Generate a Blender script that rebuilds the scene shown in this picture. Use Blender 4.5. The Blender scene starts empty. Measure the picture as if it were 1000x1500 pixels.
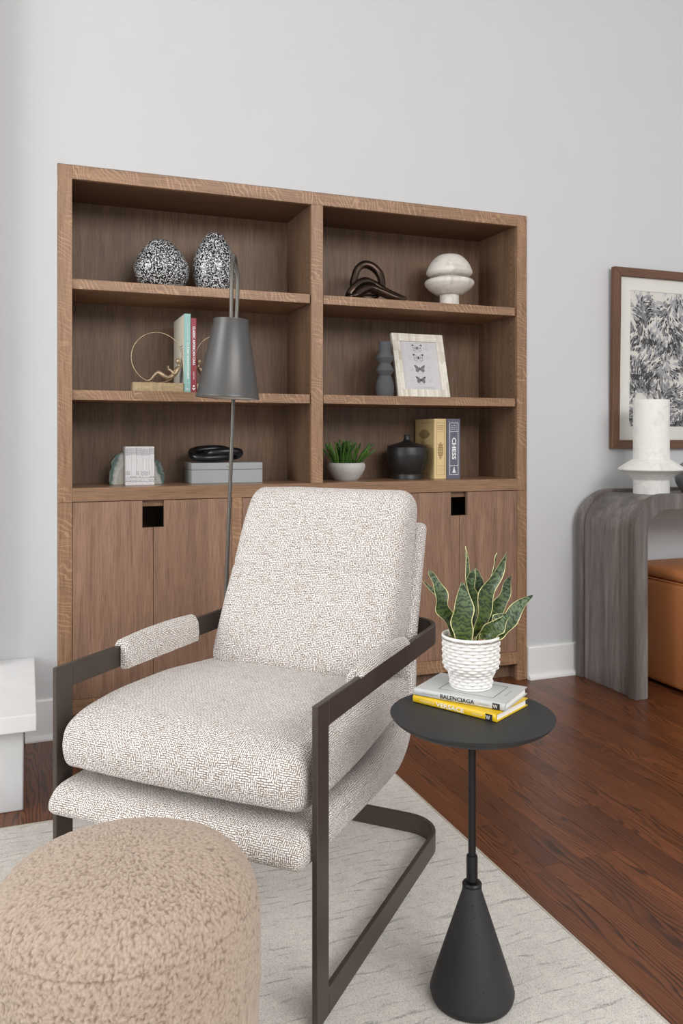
import bpy, bmesh, math, random
from mathutils import Vector, Matrix, noise

random.seed(7)
sc = bpy.context.scene
COL = sc.collection
PI = math.pi

# ---------------------------------------------------------------- camera, world, light, exposure
cam_data = bpy.data.cameras.new('camera')
cam = bpy.data.objects.new('camera', cam_data)
COL.objects.link(cam)
cam.location = (-0.106, -3.171, 1.099)
cam.rotation_euler = (PI / 2, 0, -math.radians(21.0))
cam_data.sensor_fit = 'HORIZONTAL'
cam_data.sensor_width = 36.0
cam_data.lens = 1201.0 * 36.0 / 1000.0
cam_data.shift_y = -0.110
cam_data.clip_start = 0.05
sc.camera = cam

world = bpy.data.worlds.new('world')
sc.world = world
world.use_nodes = True
wbg = world.node_tree.nodes['Background']
wbg.inputs['Color'].default_value = (0.97, 0.985, 1.0, 1)
wbg.inputs['Strength'].default_value = 0.77


def area(name, loc, target, sx, sy, power, color):
    d = bpy.data.lights.new(name, 'AREA')
    d.shape = 'RECTANGLE'
    d.size, d.size_y = sx, sy
    d.energy = power
    d.color = color
    o = bpy.data.objects.new(name, d)
    COL.objects.link(o)
    o.location = loc
    o.rotation_euler = (Vector(target) - Vector(loc)).to_track_quat('-Z', 'Y').to_euler()
    return o


area('window_light_left', (-4.0, -2.4, 2.1), (0.8, -0.3, 1.0), 2.4, 2.6, 122, (0.985, 0.995, 1.0))
area('window_light_rear', (1.7, -5.4, 3.3), (0.9, -1.2, 0.4), 3.4, 2.0, 195, (1.0, 0.992, 0.98))

sc.view_settings.view_transform = 'Standard'
sc.view_settings.look = 'None'
sc.view_settings.gamma = 1.0
sc.view_settings.use_curve_mapping = False
sc.view_settings.exposure = 0.0


# ---------------------------------------------------------------- helpers: materials
def lin(r, g, b):
    def f(c):
        c /= 255.0
        return c / 12.92 if c <= 0.04045 else ((c + 0.055) / 1.055) ** 2.4
    return (f(r), f(g), f(b), 1.0)


class NT:
    def __init__(self, name):
        self.m = bpy.data.materials.new(name)
        self.m.use_nodes = True
        self.t = self.m.node_tree
        self.b = self.t.nodes['Principled BSDF']

    def n(self, typ, **kw):
        nd = self.t.nodes.new(typ)
        for k, v in kw.items():
            if hasattr(nd, k):
                setattr(nd, k, v)
            else:
                nd.inputs[k.replace('_', ' ')].default_value = v
        return nd

    def l(self, a, b):
        self.t.links.new(a, b)

    def set(self, **kw):
        for k, v in kw.items():
            self.b.inputs[k.replace('_', ' ')].default_value = v

    def math(self, op, a, b=None, c=None):
        nd = self.t.nodes.new('ShaderNodeMath')
        nd.operation = op
        for i, x in enumerate((a, b, c)):
            if x is None:
                continue
            if isinstance(x, (int, float)):
                nd.inputs[i].default_value = x
            else:
                self.l(x, nd.inputs[i])
        return nd.outputs[0]

    def mapping(self, src, scale=(1, 1, 1), rot=(0, 0, 0), loc=(0, 0, 0)):
        mp = self.t.nodes.new('ShaderNodeMapping')
        mp.inputs['Scale'].default_value = scale
        mp.inputs['Rotation'].default_value = rot
        mp.inputs['Location'].default_value = loc
        self.l(src, mp.inputs['Vector'])
        return mp.outputs[0]

    def noise(self, vec, scale, detail=2.0, rough=0.5, dist=0.0):
        nd = self.t.nodes.new('ShaderNodeTexNoise')
        nd.inputs['Scale'].default_value = scale
        nd.inputs['Detail'].default_value = detail
        nd.inputs['Roughness'].default_value = rough
        nd.inputs['Distortion'].default_value = dist
        if vec is not None:
            self.l(vec, nd.inputs['Vector'])
        return nd.outputs['Fac']

    def ramp(self, fac, stops, interp='LINEAR'):
        nd = self.t.nodes.new('ShaderNodeValToRGB')
        nd.color_ramp.interpolation = interp
        el = nd.color_ramp.elements
        while len(el) > 1:
            el.remove(el[-1])
        el[0].position, el[0].color = stops[0]
        for p, c in stops[1:]:
            e = el.new(p)
            e.color = c
        self.l(fac, nd.inputs['Fac'])
        return nd.outputs['Color']

    def mix(self, fac, a, b, blend='MIX'):
        nd = self.t.nodes.new('ShaderNodeMix')
        nd.data_type = 'RGBA'
        nd.blend_type = blend
        for sock, x in ((nd.inputs[0], fac), (nd.inputs[6], a), (nd.inputs[7], b)):
            if isinstance(x, (int, float)):
                sock.default_value = x
            elif isinstance(x, tuple):
                sock.default_value = x
            else:
                self.l(x, sock)
        return nd.outputs[2]

    def bump(self, h, strength=0.3, dist=0.002):
        nd = self.t.nodes.new('ShaderNodeBump')
        nd.inputs['Strength'].default_value = strength
        nd.inputs['Distance'].default_value = dist
        self.l(h, nd.inputs['Height'])
        self.l(nd.outputs['Normal'], self.b.inputs['Normal'])

    def obj(self):
        return self.t.nodes.new('ShaderNodeTexCoord').outputs['Object']

    def uv(self):
        return self.t.nodes.new('ShaderNodeTexCoord').outputs['UV']

    def rnd(self):
        return self.t.nodes.new('ShaderNodeObjectInfo').outputs['Random']

    def base(self, c):
        self.l(c, self.b.inputs['Base Color'])


def plain(name, rgb, rough=0.5, metal=0.0, var=0.06, scale=40.0, bump=0.0, bscale=200.0, spec=0.5, coat=0.0):
    """a paint / metal / paper with slight procedural colour variation"""
    t = NT(name)
    c = lin(*rgb)
    lo = tuple(max(0.0, x * (1 - var)) for x in c[:3]) + (1,)
    hi = tuple(min(1.0, x * (1 + var)) for x in c[:3]) + (1,)
    o = t.obj()
    t.base(t.ramp(t.noise(o, scale, 3), [(0.3, lo), (0.7, hi)]))
    t.set(Roughness=rough, Metallic=metal, Specular_IOR_Level=spec, Coat_Weight=coat)
    if bump:
        t.bump(t.noise(o, bscale, 3), bump, 0.001)
    return t.m


def wood_mat(name, axis, light, dark, flake=0.0, flake_col=None, rough=0.42, fine=1.0):
    """oak with pores running along axis (0 x, 1 y, 2 z); flake adds quarter-sawn ray figure"""
    t = NT(name)
    o = t.obj()
    r = t.rnd()
    sh = t.n('ShaderNodeVectorMath', operation='ADD')
    cb = t.n('ShaderNodeCombineXYZ')
    for i in range(3):
        t.l(t.math('MULTIPLY', r, 7.3 + 3.1 * i), cb.inputs[i])
    t.l(o, sh.inputs[0])
    t.l(cb.outputs[0], sh.inputs[1])
    p = sh.outputs[0]
    s = [1.0, 1.0, 1.0]
    s[axis] = 0.035
    pores = t.noise(t.mapping(p, tuple(x * 330 * fine for x in s)), 1.0, 3, 0.6)
    s2 = [1.0, 1.0, 1.0]
    s2[axis] = 0.06
    bands = t.noise(t.mapping(p, tuple(x * 26 for x in s2)), 1.0, 3, 0.55, 0.6)
    col = t.ramp(bands, [(0.30, dark), (0.70, light)])
    porec = t.ramp(pores, [(0.36, (0.58, 0.55, 0.52, 1)), (0.56, (1, 1, 1, 1))])
    col = t.mix(0.75, col, porec, 'MULTIPLY')
    if flake:
        s3 = [0.55, 0.55, 0.55]
        s3[axis] = 1.0
        warp = t.noise(t.mapping(p, tuple(x * 9 for x in s3)), 1.0, 3, 0.5, 0.5)
        axis_c = t.n('ShaderNodeSeparateXYZ')
        t.l(p, axis_c.inputs[0])
        others = [i for i in range(3) if i != axis]
        cross = t.math('ADD', t.math('MULTIPLY', axis_c.outputs[others[0]], 22.0), t.math('MULTIPLY', axis_c.outputs[others[-1]], 26.0))
        ph = t.math('ADD', t.math('ADD', t.math('MULTIPLY', axis_c.outputs[axis], 52.0), cross), t.math('MULTIPLY', warp, 8.5))
        fr = t.math('FRACT', ph)
        tri = t.math('ABSOLUTE', t.math('SUBTRACT', fr, 0.5))
        line = t.ramp(tri, [(0.0, (1, 1, 1, 1)), (0.08, (0.7, 0.7, 0.7, 1)), (0.22, (0, 0, 0, 1))])
        msk = t.ramp(t.noise(p, 10.0, 3), [(0.40, (0.1, 0.1, 0.1, 1)), (0.58, (1, 1, 1, 1))])
        f = t.math('MULTIPLY', t.math('MULTIPLY', line, msk), flake)
        col = t.mix(f, col, flake_col)
    t.base(col)
    t.set(Roughness=rough, Specular_IOR_Level=0.4)
    t.bump(pores, 0.12, 0.0006)
    return t.m


def tweed_mat():
    t = NT('tweed_upholstery')
    uv = t.uv()
    wob = t.n('ShaderNodeVectorMath', operation='ADD')
    nz = t.n('ShaderNodeTexNoise', Scale=55.0, Detail=2.0)
    t.l(uv, nz.inputs['Vector'])
    sc_ = t.n('ShaderNodeVectorMath', operation='SCALE')
    t.l(nz.outputs['Color'], sc_.inputs[0])
    sc_.inputs['Scale'].default_value = 0.006
    t.l(uv, wob.inputs[0])
    t.l(sc_.outputs[0], wob.inputs[1])
    p = wob.outputs[0]

    def bricks(rot, off):
        b = t.n('ShaderNodeTexBrick')
        b.offset = 0.5
        b.inputs['Scale'].default_value = 1.0
        b.inputs['Brick Width'].default_value = 0.0112
        b.inputs['Row Height'].default_value = 0.0041
        b.inputs['Mortar Size'].default_value = 0.00095
        b.inputs['Mortar Smooth'].default_value = 0.35
        b.inputs['Bias'].default_value = 0.15
        b.inputs['Color1'].default_value = lin(232, 227, 223)
        b.inputs['Color2'].default_value = lin(249, 247, 245)
        b.inputs['Mortar'].default_value = lin(138, 122, 111)
        t.l(t.mapping(p, rot=(0, 0, rot), loc=off), b.inputs['Vector'])
        return b
    b1 = bricks(0, (0, 0, 0))
    b2 = bricks(PI / 2, (0.31, 0.17, 0))
    v = t.n('ShaderNodeTexVoronoi', feature='F1', distance='CHEBYCHEV', Scale=100.0)
    t.l(p, v.inputs['Vector'])
    sx = t.n('ShaderNodeSeparateColor')
    t.l(v.outputs['Color'], sx.inputs[0])
    sel = t.math('GREATER_THAN', sx.outputs[0], 0.5)
    col = t.mix(sel, b1.outputs['Color'], b2.outputs['Color'])
    fac = t.mix(sel, b1.outputs['Fac'], b2.outputs['Fac'])
    tone = t.ramp(sx.outputs[1], [(0.0, (0.86, 0.84, 0.82, 1)), (0.3, (1, 1, 1, 1)), (1.0, (1, 1, 1, 1))])
    col = t.mix(1.0, col, tone, 'MULTIPLY')
    grit = t.ramp(t.noise(uv, 620.0, 3, 0.7), [(0.30, (0.74, 0.71, 0.69, 1)), (0.50, (1, 1, 1, 1))])
    col = t.mix(0.8, col, grit, 'MULTIPLY')
    t.base(col)
    t.set(Roughness=0.95, Specular_IOR_Level=0.15, Sheen_Weight=0.15)
    inv = t.math('SUBTRACT', 1.0, fac)
    h = t.math('ADD', inv, t.math('MULTIPLY', t.noise(uv, 620.0, 3), 0.5))
    t.bump(h, 0.55, 0.0016)
    return t.m


def floor_mat():
    t = NT('stained_oak_floor')
    o = t.obj()
    r = t.rnd()
    cb = t.n('ShaderNodeCombineXYZ')
    t.l(t.math('MULTIPLY', r, 3.7), cb.inputs[0])
    t.l(t.math('MULTIPLY', r, 91.0), cb.inputs[1])
    t.l(t.math('MULTIPLY', r, 13.0), cb.inputs[2])
    ad = t.n('ShaderNodeVectorMath', operation='ADD')
    t.l(o, ad.inputs[0])
    t.l(cb.outputs[0], ad.inputs[1])
    p = ad.outputs[0]
    sp = t.n('ShaderNodeSeparateXYZ')
    t.l(p, sp.inputs[0])
    w1 = t.noise(t.mapping(p, (9, 1.6, 9)), 1.0, 2, 0.45)
    w2 = t.noise(t.mapping(p, (70, 7, 70)), 1.0, 2, 0.5)
    ph = t.math('ADD', t.math('MULTIPLY', sp.outputs[0], 95.0), t.math('ADD', t.math('MULTIPLY', w1, 17.0), t.math('MULTIPLY', w2, 0.9)))
    fr = t.math('FRACT', ph)
    late = t.ramp(fr, [(0.0, (0, 0, 0, 1)), (0.48, (0.10, 0.10, 0.10, 1)), (0.78, (1, 1, 1, 1)), (0.90, (0.8, 0.8, 0.8, 1)), (1.0, (0, 0, 0, 1))])
    msk = t.ramp(t.noise(t.mapping(p, (26, 3.2, 26)), 1.0, 2), [(0.28, (0.35, 0.35, 0.35, 1)), (0.55, (1, 1, 1, 1))])
    fine = t.ramp(t.noise(t.mapping(p, (420, 14, 420)), 1.0, 2, 0.6), [(0.34, (0.62, 0.58, 0.56, 1)), (0.58, (1, 1, 1, 1))])
    basec = t.ramp(r, [(0.0, lin(104, 62, 40)), (0.35, lin(118, 70, 43)), (0.7, lin(132, 79, 47)), (1.0, lin(110, 65, 41))])
    blot = t.ramp(t.noise(t.mapping(p, (14, 2.5, 14)), 1.0, 3), [(0.3, (0.82, 0.80, 0.78, 1)), (0.7, (1.1, 1.08, 1.05, 1))])
    col = t.mix(1.0, basec, blot, 'MULTIPLY')
    col = t.mix(0.7, col, fine, 'MULTIPLY')
    col = t.mix(t.math('MULTIPLY', t.math('MULTIPLY', late, msk), 0.85), col, lin(34, 20, 15))
    t.base(col)
    t.set(Roughness=0.31, Specular_IOR_Level=0.42)
    t.bump(t.math('SUBTRACT', 1.0, t.math('MULTIPLY', late, msk)), 0.10, 0.0008)
    return t.m


def rug_mat():
    t = NT('rug_pile')
    o = t.obj()
    fine = t.noise(o, 420.0, 3, 0.7)
    mid = t.noise(o, 30.0, 3, 0.6)
    col = t.ramp(fine, [(0.30, lin(172, 166, 159)), (0.46, lin(232, 228, 222)), (0.72, lin(246, 244, 240))])
    tone = t.ramp(mid, [(0.3, (0.90, 0.89, 0.88, 1)), (0.7, (1.03, 1.02, 1.0, 1))])
    col = t.mix(1.0, col, tone, 'MULTIPLY')
    # broken yarn lines running across the rug
    sp = t.n('ShaderNodeSeparateXYZ')
    t.l(o, sp.inputs[0])
    wob = t.noise(t.mapping(o, (5, 14, 1)), 1.0, 2)
    ph = t.math('ADD', t.math('MULTIPLY', sp.outputs[1], 36.0), t.math('MULTIPLY', wob, 2.4))
    tri = t.math('ABSOLUTE', t.math('SUBTRACT', t.math('FRACT', ph), 0.5))
    ln = t.ramp(tri, [(0.0, (1, 1, 1, 1)), (0.07, (0.7, 0.7, 0.7, 1)), (0.12, (0, 0, 0, 1))])
    dash = t.ramp(t.noise(t.mapping(o, (13, 40, 1)), 1.0, 3, 0.6), [(0.47, (0, 0, 0, 1)), (0.60, (1, 1, 1, 1))])
    dot = t.ramp(t.noise(o, 260.0, 2), [(0.38, (0.25, 0.25, 0.25, 1)), (0.58, (1, 1, 1, 1))])
    f = t.math('MULTIPLY', t.math('MULTIPLY', t.math('MULTIPLY', ln, dash), dot), 0.68)
    col = t.mix(f, col, lin(112, 110, 112))
    t.base(col)
    t.set(Roughness=1.0, Specular_IOR_Level=0.05)
    t.bump(fine, 0.8, 0.004)
    return t.m


def speckle_mat():
    t = NT('speckled_glass')
    o = t.obj()
    a = t.noise(o, 190.0, 2, 0.5, 0.8)
    col = t.ramp(a, [(0.530, lin(14, 15, 17)), (0.555, lin(228, 230, 232))])
    t.base(col)
    t.set(Roughness=0.12, Specular_IOR_Level=0.5, Coat_Weight=0.3)
    return t.m


def leaf_mat():
    t = NT('variegated_leaf')
    uv = t.uv()
    sp = t.n('ShaderNodeSeparateXYZ')
    t.l(uv, sp.inputs[0])
    o = t.obj()
    wob = t.noise(o, 70.0, 3, 0.6)
    ph = t.math('ADD', t.math('MULTIPLY', sp.outputs[1], 13.0), t.math('MULTIPLY', wob, 3.6))
    tri = t.math('ABSOLUTE', t.math('SUBTRACT', t.math('FRACT', ph), 0.5))
    base = t.ramp(sp.outputs[1], [(0.0, lin(92, 108, 50)), (0.5, lin(74, 94, 50)), (1.0, lin(106, 124, 98))])
    band = t.ramp(tri, [(0.10, (1, 1, 1, 1)), (0.30, (0, 0, 0, 1))])
    col = t.mix(t.math('MULTIPLY', band, 0.85), base, lin(30, 42, 30))
    edge = t.math('ABSOLUTE', t.math('SUBTRACT', sp.outputs[0], 0.5))
    em = t.ramp(edge, [(0.455, (0, 0, 0, 1)), (0.475, (1, 1, 1, 1))])
    col = t.mix(em, col, lin(226, 220, 160))
    t.base(col)
    t.set(Roughness=0.38)
    return t.m


def marble_mat(name, a, b, scale=9.0, rough=0.6):
    t = NT(name)
    o = t.obj()
    n1 = t.noise(o, scale, 4, 0.6, 1.2)
    col = t.ramp(n1, [(0.30, b), (0.52, a), (1.0, a)])
    g = t.ramp(t.noise(o, 260.0, 2), [(0.3, (0.93, 0.93, 0.92, 1)), (0.6, (1, 1, 1, 1))])
    t.base(t.mix(1.0, col, g, 'MULTIPLY'))
    t.set(Roughness=rough)
    t.bump(t.noise(o, 240.0, 3), 0.15, 0.0008)
    return t.m


def agate_mat():
    t = NT('agate_stone')
    uv = t.uv()
    sp = t.n('ShaderNodeSeparateXYZ')
    t.l(uv, sp.inputs[0])
    o = t.obj()
    d = t.math('ADD', sp.outputs[0], t.math('MULTIPLY', t.math('SUBTRACT', t.noise(o, 28.0, 3), 0.5), 0.5))
    col = t.ramp(d, [(0.0, lin(196, 190, 178)), (0.45, lin(186, 184, 176)), (0.56, lin(204, 204, 198)), (0.74, lin(168, 172, 164)), (0.80, lin(92, 112, 104)),
                     (0.92, lin(74, 98, 92)), (0.97, lin(128, 142, 134)), (1.0, lin(86, 84, 76))])
    g = t.ramp(t.noise(o, 150.0, 3), [(0.3, (0.86, 0.86, 0.85, 1)), (0.65, (1, 1, 1, 1))])
    t.base(t.mix(1.0, col, g, 'MULTIPLY'))
    t.set(Roughness=0.25)
    return t.m


def glass_mat():
    m = bpy.data.materials.new('picture_glass')
    m.use_nodes = True
    t = m.node_tree
    t.nodes.clear()
    out = t.nodes.new('ShaderNodeOutputMaterial')
    mx = t.nodes.new('ShaderNodeMixShader')
    tr = t.nodes.new('ShaderNodeBsdfTransparent')
    gl = t.nodes.new('ShaderNodeBsdfGlossy')
    gl.inputs['Roughness'].default_value = 0.02
    ge = t.nodes.new('ShaderNodeNewGeometry')
    dt = t.nodes.new('ShaderNodeVectorMath')
    dt.operation = 'DOT_PRODUCT'
    t.links.new(ge.outputs['Incoming'], dt.inputs[0])
    t.links.new(ge.outputs['Normal'], dt.inputs[1])

    def mth(op, a, b=None):
        q = t.nodes.new('ShaderNodeMath')
        q.operation = op
        for k, x in enumerate((a, b)):
            if isinstance(x, (int, float)):
                q.inputs[k].default_value = x
            elif x is not None:
                t.links.new(x, q.inputs[k])
        return q.outputs[0]
    facing = mth('ABSOLUTE', dt.outputs['Value'])
    schlick = mth('ADD', mth('MULTIPLY', mth('POWER', mth('SUBTRACT', 1.0, facing), 5.0), 0.97), 0.016)
    t.links.new(schlick, mx.inputs[0])
    t.links.new(tr.outputs[0], mx.inputs[1])
    t.links.new(gl.outputs[0], mx.inputs[2])
    t.links.new(mx.outputs[0], out.inputs['Surface'])
    return m


def attr_mat(name, attr, rough=0.85):
    t = NT(name)
    a = t.n('ShaderNodeAttribute')
    a.attribute_name = attr
    g = t.ramp(t.noise(t.obj(), 90.0, 3), [(0.3, (0.85, 0.85, 0.86, 1)), (0.7, (1.08, 1.08, 1.08, 1))])
    t.base(t.mix(1.0, a.outputs['Color'], g, 'MULTIPLY'))
    t.set(Roughness=rough, Specular_IOR_Level=0.1)
    return t.m


OAK_L, OAK_D = lin(160, 124, 95), lin(136, 104, 79)
OAK_F = lin(196, 160, 126)
M = {
    'rail': wood_mat('oak_rail_quartersawn', 0, OAK_L, OAK_D, 0.62, OAK_F),
    'post': wood_mat('oak_post_quartersawn', 2, OAK_L, OAK_D, 0.50, OAK_F),
    'counter': wood_mat('oak_counter', 0, lin(158, 124, 96), lin(136, 105, 80), 0.0, OAK_F, 0.30),
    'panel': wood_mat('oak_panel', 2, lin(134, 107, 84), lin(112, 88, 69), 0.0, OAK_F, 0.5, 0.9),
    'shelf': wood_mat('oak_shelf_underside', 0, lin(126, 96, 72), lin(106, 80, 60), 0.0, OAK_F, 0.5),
    'door': wood_mat('oak_door', 2, lin(160, 126, 104), lin(134, 103, 85), 0.0, OAK_F, 0.45),
    'floor': floor_mat(),
    'rug': rug_mat(),
    'rug_edge': plain('rug_binding', (186, 178, 164), 0.95, var=0.12, scale=300),
    'wall': plain('wall_paint', (201, 202, 203), 0.75, var=0.01, scale=3, bump=0.05, bscale=260),
    'ceiling': plain('ceiling_paint', (240, 240, 238), 0.9, var=0.01, scale=3),
    'trim': plain('trim_paint', (232, 232, 231), 0.4, var=0.01, scale=5),
    'plaster': plain('hearth_plaster', (226, 228, 229), 0.85, var=0.03, scale=16, bump=0.9, bscale=34),
    'slab': plain('hearth_slab', (228, 228, 228), 0.7, var=0.025, scale=18, bump=0.08, bscale=60),
    'tweed': tweed_mat(),
    'bronze': plain('bronzed_steel', (84, 75, 69), 0.40, 0.55, var=0.06, scale=12, spec=0.5),
    'black': plain('black_cast_iron', (38, 38, 39), 0.55, 0.0, var=0.10, scale=120, bump=0.12, bscale=150),
    'blackrod': plain('black_steel', (26, 26, 27), 0.4, 0.3),
    'pit': plain('casting_pit', (12, 12, 12), 0.9),
    'gunmetal': plain('gunmetal_lamp', (92, 91, 90), 0.40, 0.45, var=0.05, scale=20),
    'pole': plain('lamp_tube_metal', (104, 100, 94), 0.38, 0.6, var=0.08, scale=60),
    'lampin': plain('lamp_inside', (206, 200, 192), 0.6),
    'speckle': speckle_mat(),
    'hole_shade': plain('pin_hole_shade', (20, 16, 13), 0.9),
    'ivory': marble_mat('ivory_plaster', lin(228, 223, 215), lin(198, 192, 185), 16.0, 0.7),
    'stone': marble_mat('white_stone', lin(228, 227, 223), lin(212, 210, 206), 14.0, 0.7),
    'knot': plain('dark_bronze_polished', (74, 60, 52), 0.26, 0.85, var=0.25, scale=22),
    'charcoal': plain('charcoal_ceramic', (84, 85, 88), 0.85, var=0.28, scale=420, bump=0.25, bscale=300),
    'jar': plain('black_lidded_wood', (34, 33, 33), 0.42, var=0.35, scale=70, bump=0.05),
    'link': plain('black_marble_link', (24, 24, 26), 0.28, var=0.3, scale=40),
    'greybox': plain('grey_leatherette', (158, 162, 163), 0.55, var=0.05, scale=300, bump=0.08, bscale=420),
    'seam': plain('dark_seam', (70, 72, 73), 0.8),
    'gold': plain('aged_gold', (178, 158, 130), 0.42, 0.7, var=0.3, scale=45, bump=0.15, bscale=120),
    'goldblock': plain('gold_leaf_block', (172, 150, 116), 0.5, 0.3, var=0.2, scale=90, bump=0.1, bscale=160),
    'bowl': plain('pitted_concrete', (196, 194, 190), 0.9, var=0.06, scale=120, bump=0.5, bscale=170),
    'soil': plain('dark_soil', (58, 42, 32), 1.0, var=0.4, scale=200),
    'leaf': leaf_mat(),
    'paper': plain('book_paper', (232, 230, 224), 0.9, var=0.05, scale=400),
    'agate': agate_mat(),
    'artpaper': plain('painting_paper', (214, 211, 204), 0.9, var=0.02, scale=20),
    'mat': plain('picture_mat', (222, 220, 212), 0.9, var=0.01, scale=20),
    'walnut': wood_mat('walnut_picture_frame', 2, lin(118, 84, 62), lin(92, 63, 46), 0.0, OAK_F, 0.45),
    'walnut_h': wood_mat('walnut_picture_frame_rail', 0, lin(118, 84, 62), lin(92, 63, 46), 0.0, OAK_F, 0.45),
    'ink': attr_mat('ink_wash', 'ink'),
    'glass': glass_mat(),
    'leather': plain('tan_leather', (196, 126, 76), 0.5, var=0.05, scale=8, bump=0.1, bscale=260),
    'butter1': plain('print_ink_black', (44, 43, 45), 0.9),
    'butter2': plain('print_ink_grey', (118, 117, 120), 0.9),
    'butter3': plain('print_ink_light', (196, 194, 195), 0.9),
    'print': plain('print_paper', (206, 203, 205), 0.9, var=0.02),
    'white_ink': plain('white_lettering', (240, 240, 238), 0.7),
    'black_ink': plain('black_lettering', (26, 26, 28), 0.7),
    'grey_ink': plain('grey_lettering', (150, 152, 154), 0.7),
    'brown_ink': plain('brown_lettering', (128, 100, 58), 0.7),
    'silver': plain('silver_ceramic', (150, 150, 150), 0.3, 0.4),
}


def console_mat(axis):
    t = NT('cerused_dark_wood_%d' % axis)
    o = t.obj()
    s = [1.0, 1.0, 1.0]
    s[axis] = 0.06
    n1 = t.noise(t.mapping(o, tuple(14 * x for x in s)), 1.0, 4, 0.6, 0.5)
    n2 = t.noise(t.mapping(o, tuple(180 * x for x in s)), 1.0, 3, 0.6)
    col = t.ramp(n1, [(0.25, lin(78, 71, 67)), (0.5, lin(104, 97, 93)), (0.75, lin(142, 137, 133))])
    g = t.ramp(n2, [(0.35, (0.72, 0.70, 0.70, 1)), (0.6, (1.05, 1.05, 1.05, 1))])
    t.base(t.mix(0.8, col, g, 'MULTIPLY'))
    t.set(Roughness=0.40)
    return t.m


M['console'] = console_mat(2)


def bone_mat():
    t = NT('bone_inlay')
    r = t.rnd()
    o = t.obj()
    col = t.ramp(r, [(0.0, lin(208, 200, 184)), (0.4, lin(226, 220, 206)), (0.8, lin(234, 230, 220)), (1.0, lin(200, 188, 166))])
    g = t.ramp(t.noise(t.mapping(o, (160, 160, 18)), 1.0, 3), [(0.3, (0.9, 0.89, 0.86, 1)), (0.65, (1, 1, 1, 1))])
    t.base(t.mix(1.0, col, g, 'MULTIPLY'))
    t.set(Roughness=0.4)
    return t.m


M['bone'] = bone_mat()


def boucle_mat():
    t = NT('boucle_fabric')
    o = t.obj()
    a = t.n('ShaderNodeAttribute')
    a.attribute_name = 'curl'
    col = t.ramp(a.outputs['Fac'], [(0.0, lin(132, 114, 99)), (0.26, lin(166, 147, 131)), (1.0, lin(190, 172, 156))])
    g = t.ramp(t.noise(o, 500.0, 3, 0.6), [(0.3, (0.86, 0.84, 0.82, 1)), (0.65, (1.03, 1.03, 1.03, 1))])
    t.base(t.mix(1.0, col, g, 'MULTIPLY'))
    t.set(Roughness=1.0, Specular_IOR_Level=0.1, Sheen_Weight=0.2)
    t.bump(t.noise(o, 420.0, 3, 0.6), 0.5, 0.002)
    return t.m


M['boucle'] = boucle_mat()


def pot_mat():
    t = NT('white_glazed_weave')
    a = t.n('ShaderNodeAttribute')
    a.attribute_name = 'relief'
    t.base(t.ramp(a.outputs['Fac'], [(0.0, lin(140, 130, 122)), (0.13, lin(226, 224, 220)), (1.0, lin(240, 239, 236))]))
    t.set(Roughness=0.32)
    return t.m


M['pot'] = pot_mat()


# ---------------------------------------------------------------- helpers: objects
def thing(name, label, cat, loc=(0, 0, 0), rotz=0.0, group=None):
    o = bpy.data.objects.new(name, None)
    o.empty_display_size = 0.05
    COL.objects.link(o)
    o.location = loc
    o.rotation_euler = (0, 0, rotz)
    o['label'] = label
    o['category'] = cat
    if group:
        o['group'] = group
    return o


def tag(o, label, cat, group=None):
    o['label'] = label
    o['category'] = cat
    if group:
        o['group'] = group
    return o


def emit(name, bm, mat, parent=None, smooth=None, world=False):
    """bmesh -> ONE mesh object.  world=True: the bmesh is in world space although parent sits elsewhere"""
    if smooth is not None:
        for f in bm.faces:
            f.smooth = True
    bm.normal_update()
    me = bpy.data.meshes.new(name)
    bm.to_mesh(me)
    bm.free()
    if smooth is not None:
        try:
            me.set_sharp_from_angle(angle=math.radians(smooth))
        except Exception:
            pass
    if isinstance(mat, (list, tuple)):
        for m in mat:
            me.materials.append(m)
    else:
        me.materials.append(mat)
    o = bpy.data.objects.new(name, me)
    COL.objects.link(o)
    if parent is not None:
        o.parent = parent
        if world:
            chain = parent
            mtx = Matrix.Identity(4)
            while chain is not None:
                mtx = Matrix.LocRotScale(chain.location, chain.rotation_euler, chain.scale) @ mtx
                chain = chain.parent
            me.transform(mtx.inverted())
    return o


def struct(o):
    o['kind'] = 'structure'
    return o


def centre(o):
    """move a top-level mesh's origin to the middle of its base"""
    me = o.data
    xs = [v.co.x for v in me.vertices]
    ys = [v.co.y for v in me.vertices]
    zs = [v.co.z for v in me.vertices]
    c = Vector(((min(xs) + max(xs)) / 2, (min(ys) + max(ys)) / 2, min(zs)))
    me.transform(Matrix.Translation(-c))
    o.location = o.location + c
    return o


def add_box(bm, x0, x1, y0, y1, z0, z1):
    vs = [bm.verts.new(p) for p in ((x0, y0, z0), (x1, y0, z0), (x1, y1, z0), (x0, y1, z0),
                                    (x0, y0, z1), (x1, y0, z1), (x1, y1, z1), (x0, y1, z1))]
    for f in ((0, 3, 2, 1), (4, 5, 6, 7), (0, 1, 5, 4), (1, 2, 6, 5), (2, 3, 7, 6), (3, 0, 4, 7)):
        bm.faces.new([vs[i] for i in f])
    return vs


def box(x0, x1, y0, y1, z0, z1, bev=0.0, seg=1):
    bm = bmesh.new()
    add_box(bm, x0, x1, y0, y1, z0, z1)
    if bev:
        bmesh.ops.bevel(bm, geom=list(bm.edges), offset=bev, segments=seg, affect='EDGES', profile=0.5)
    return bm


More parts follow.
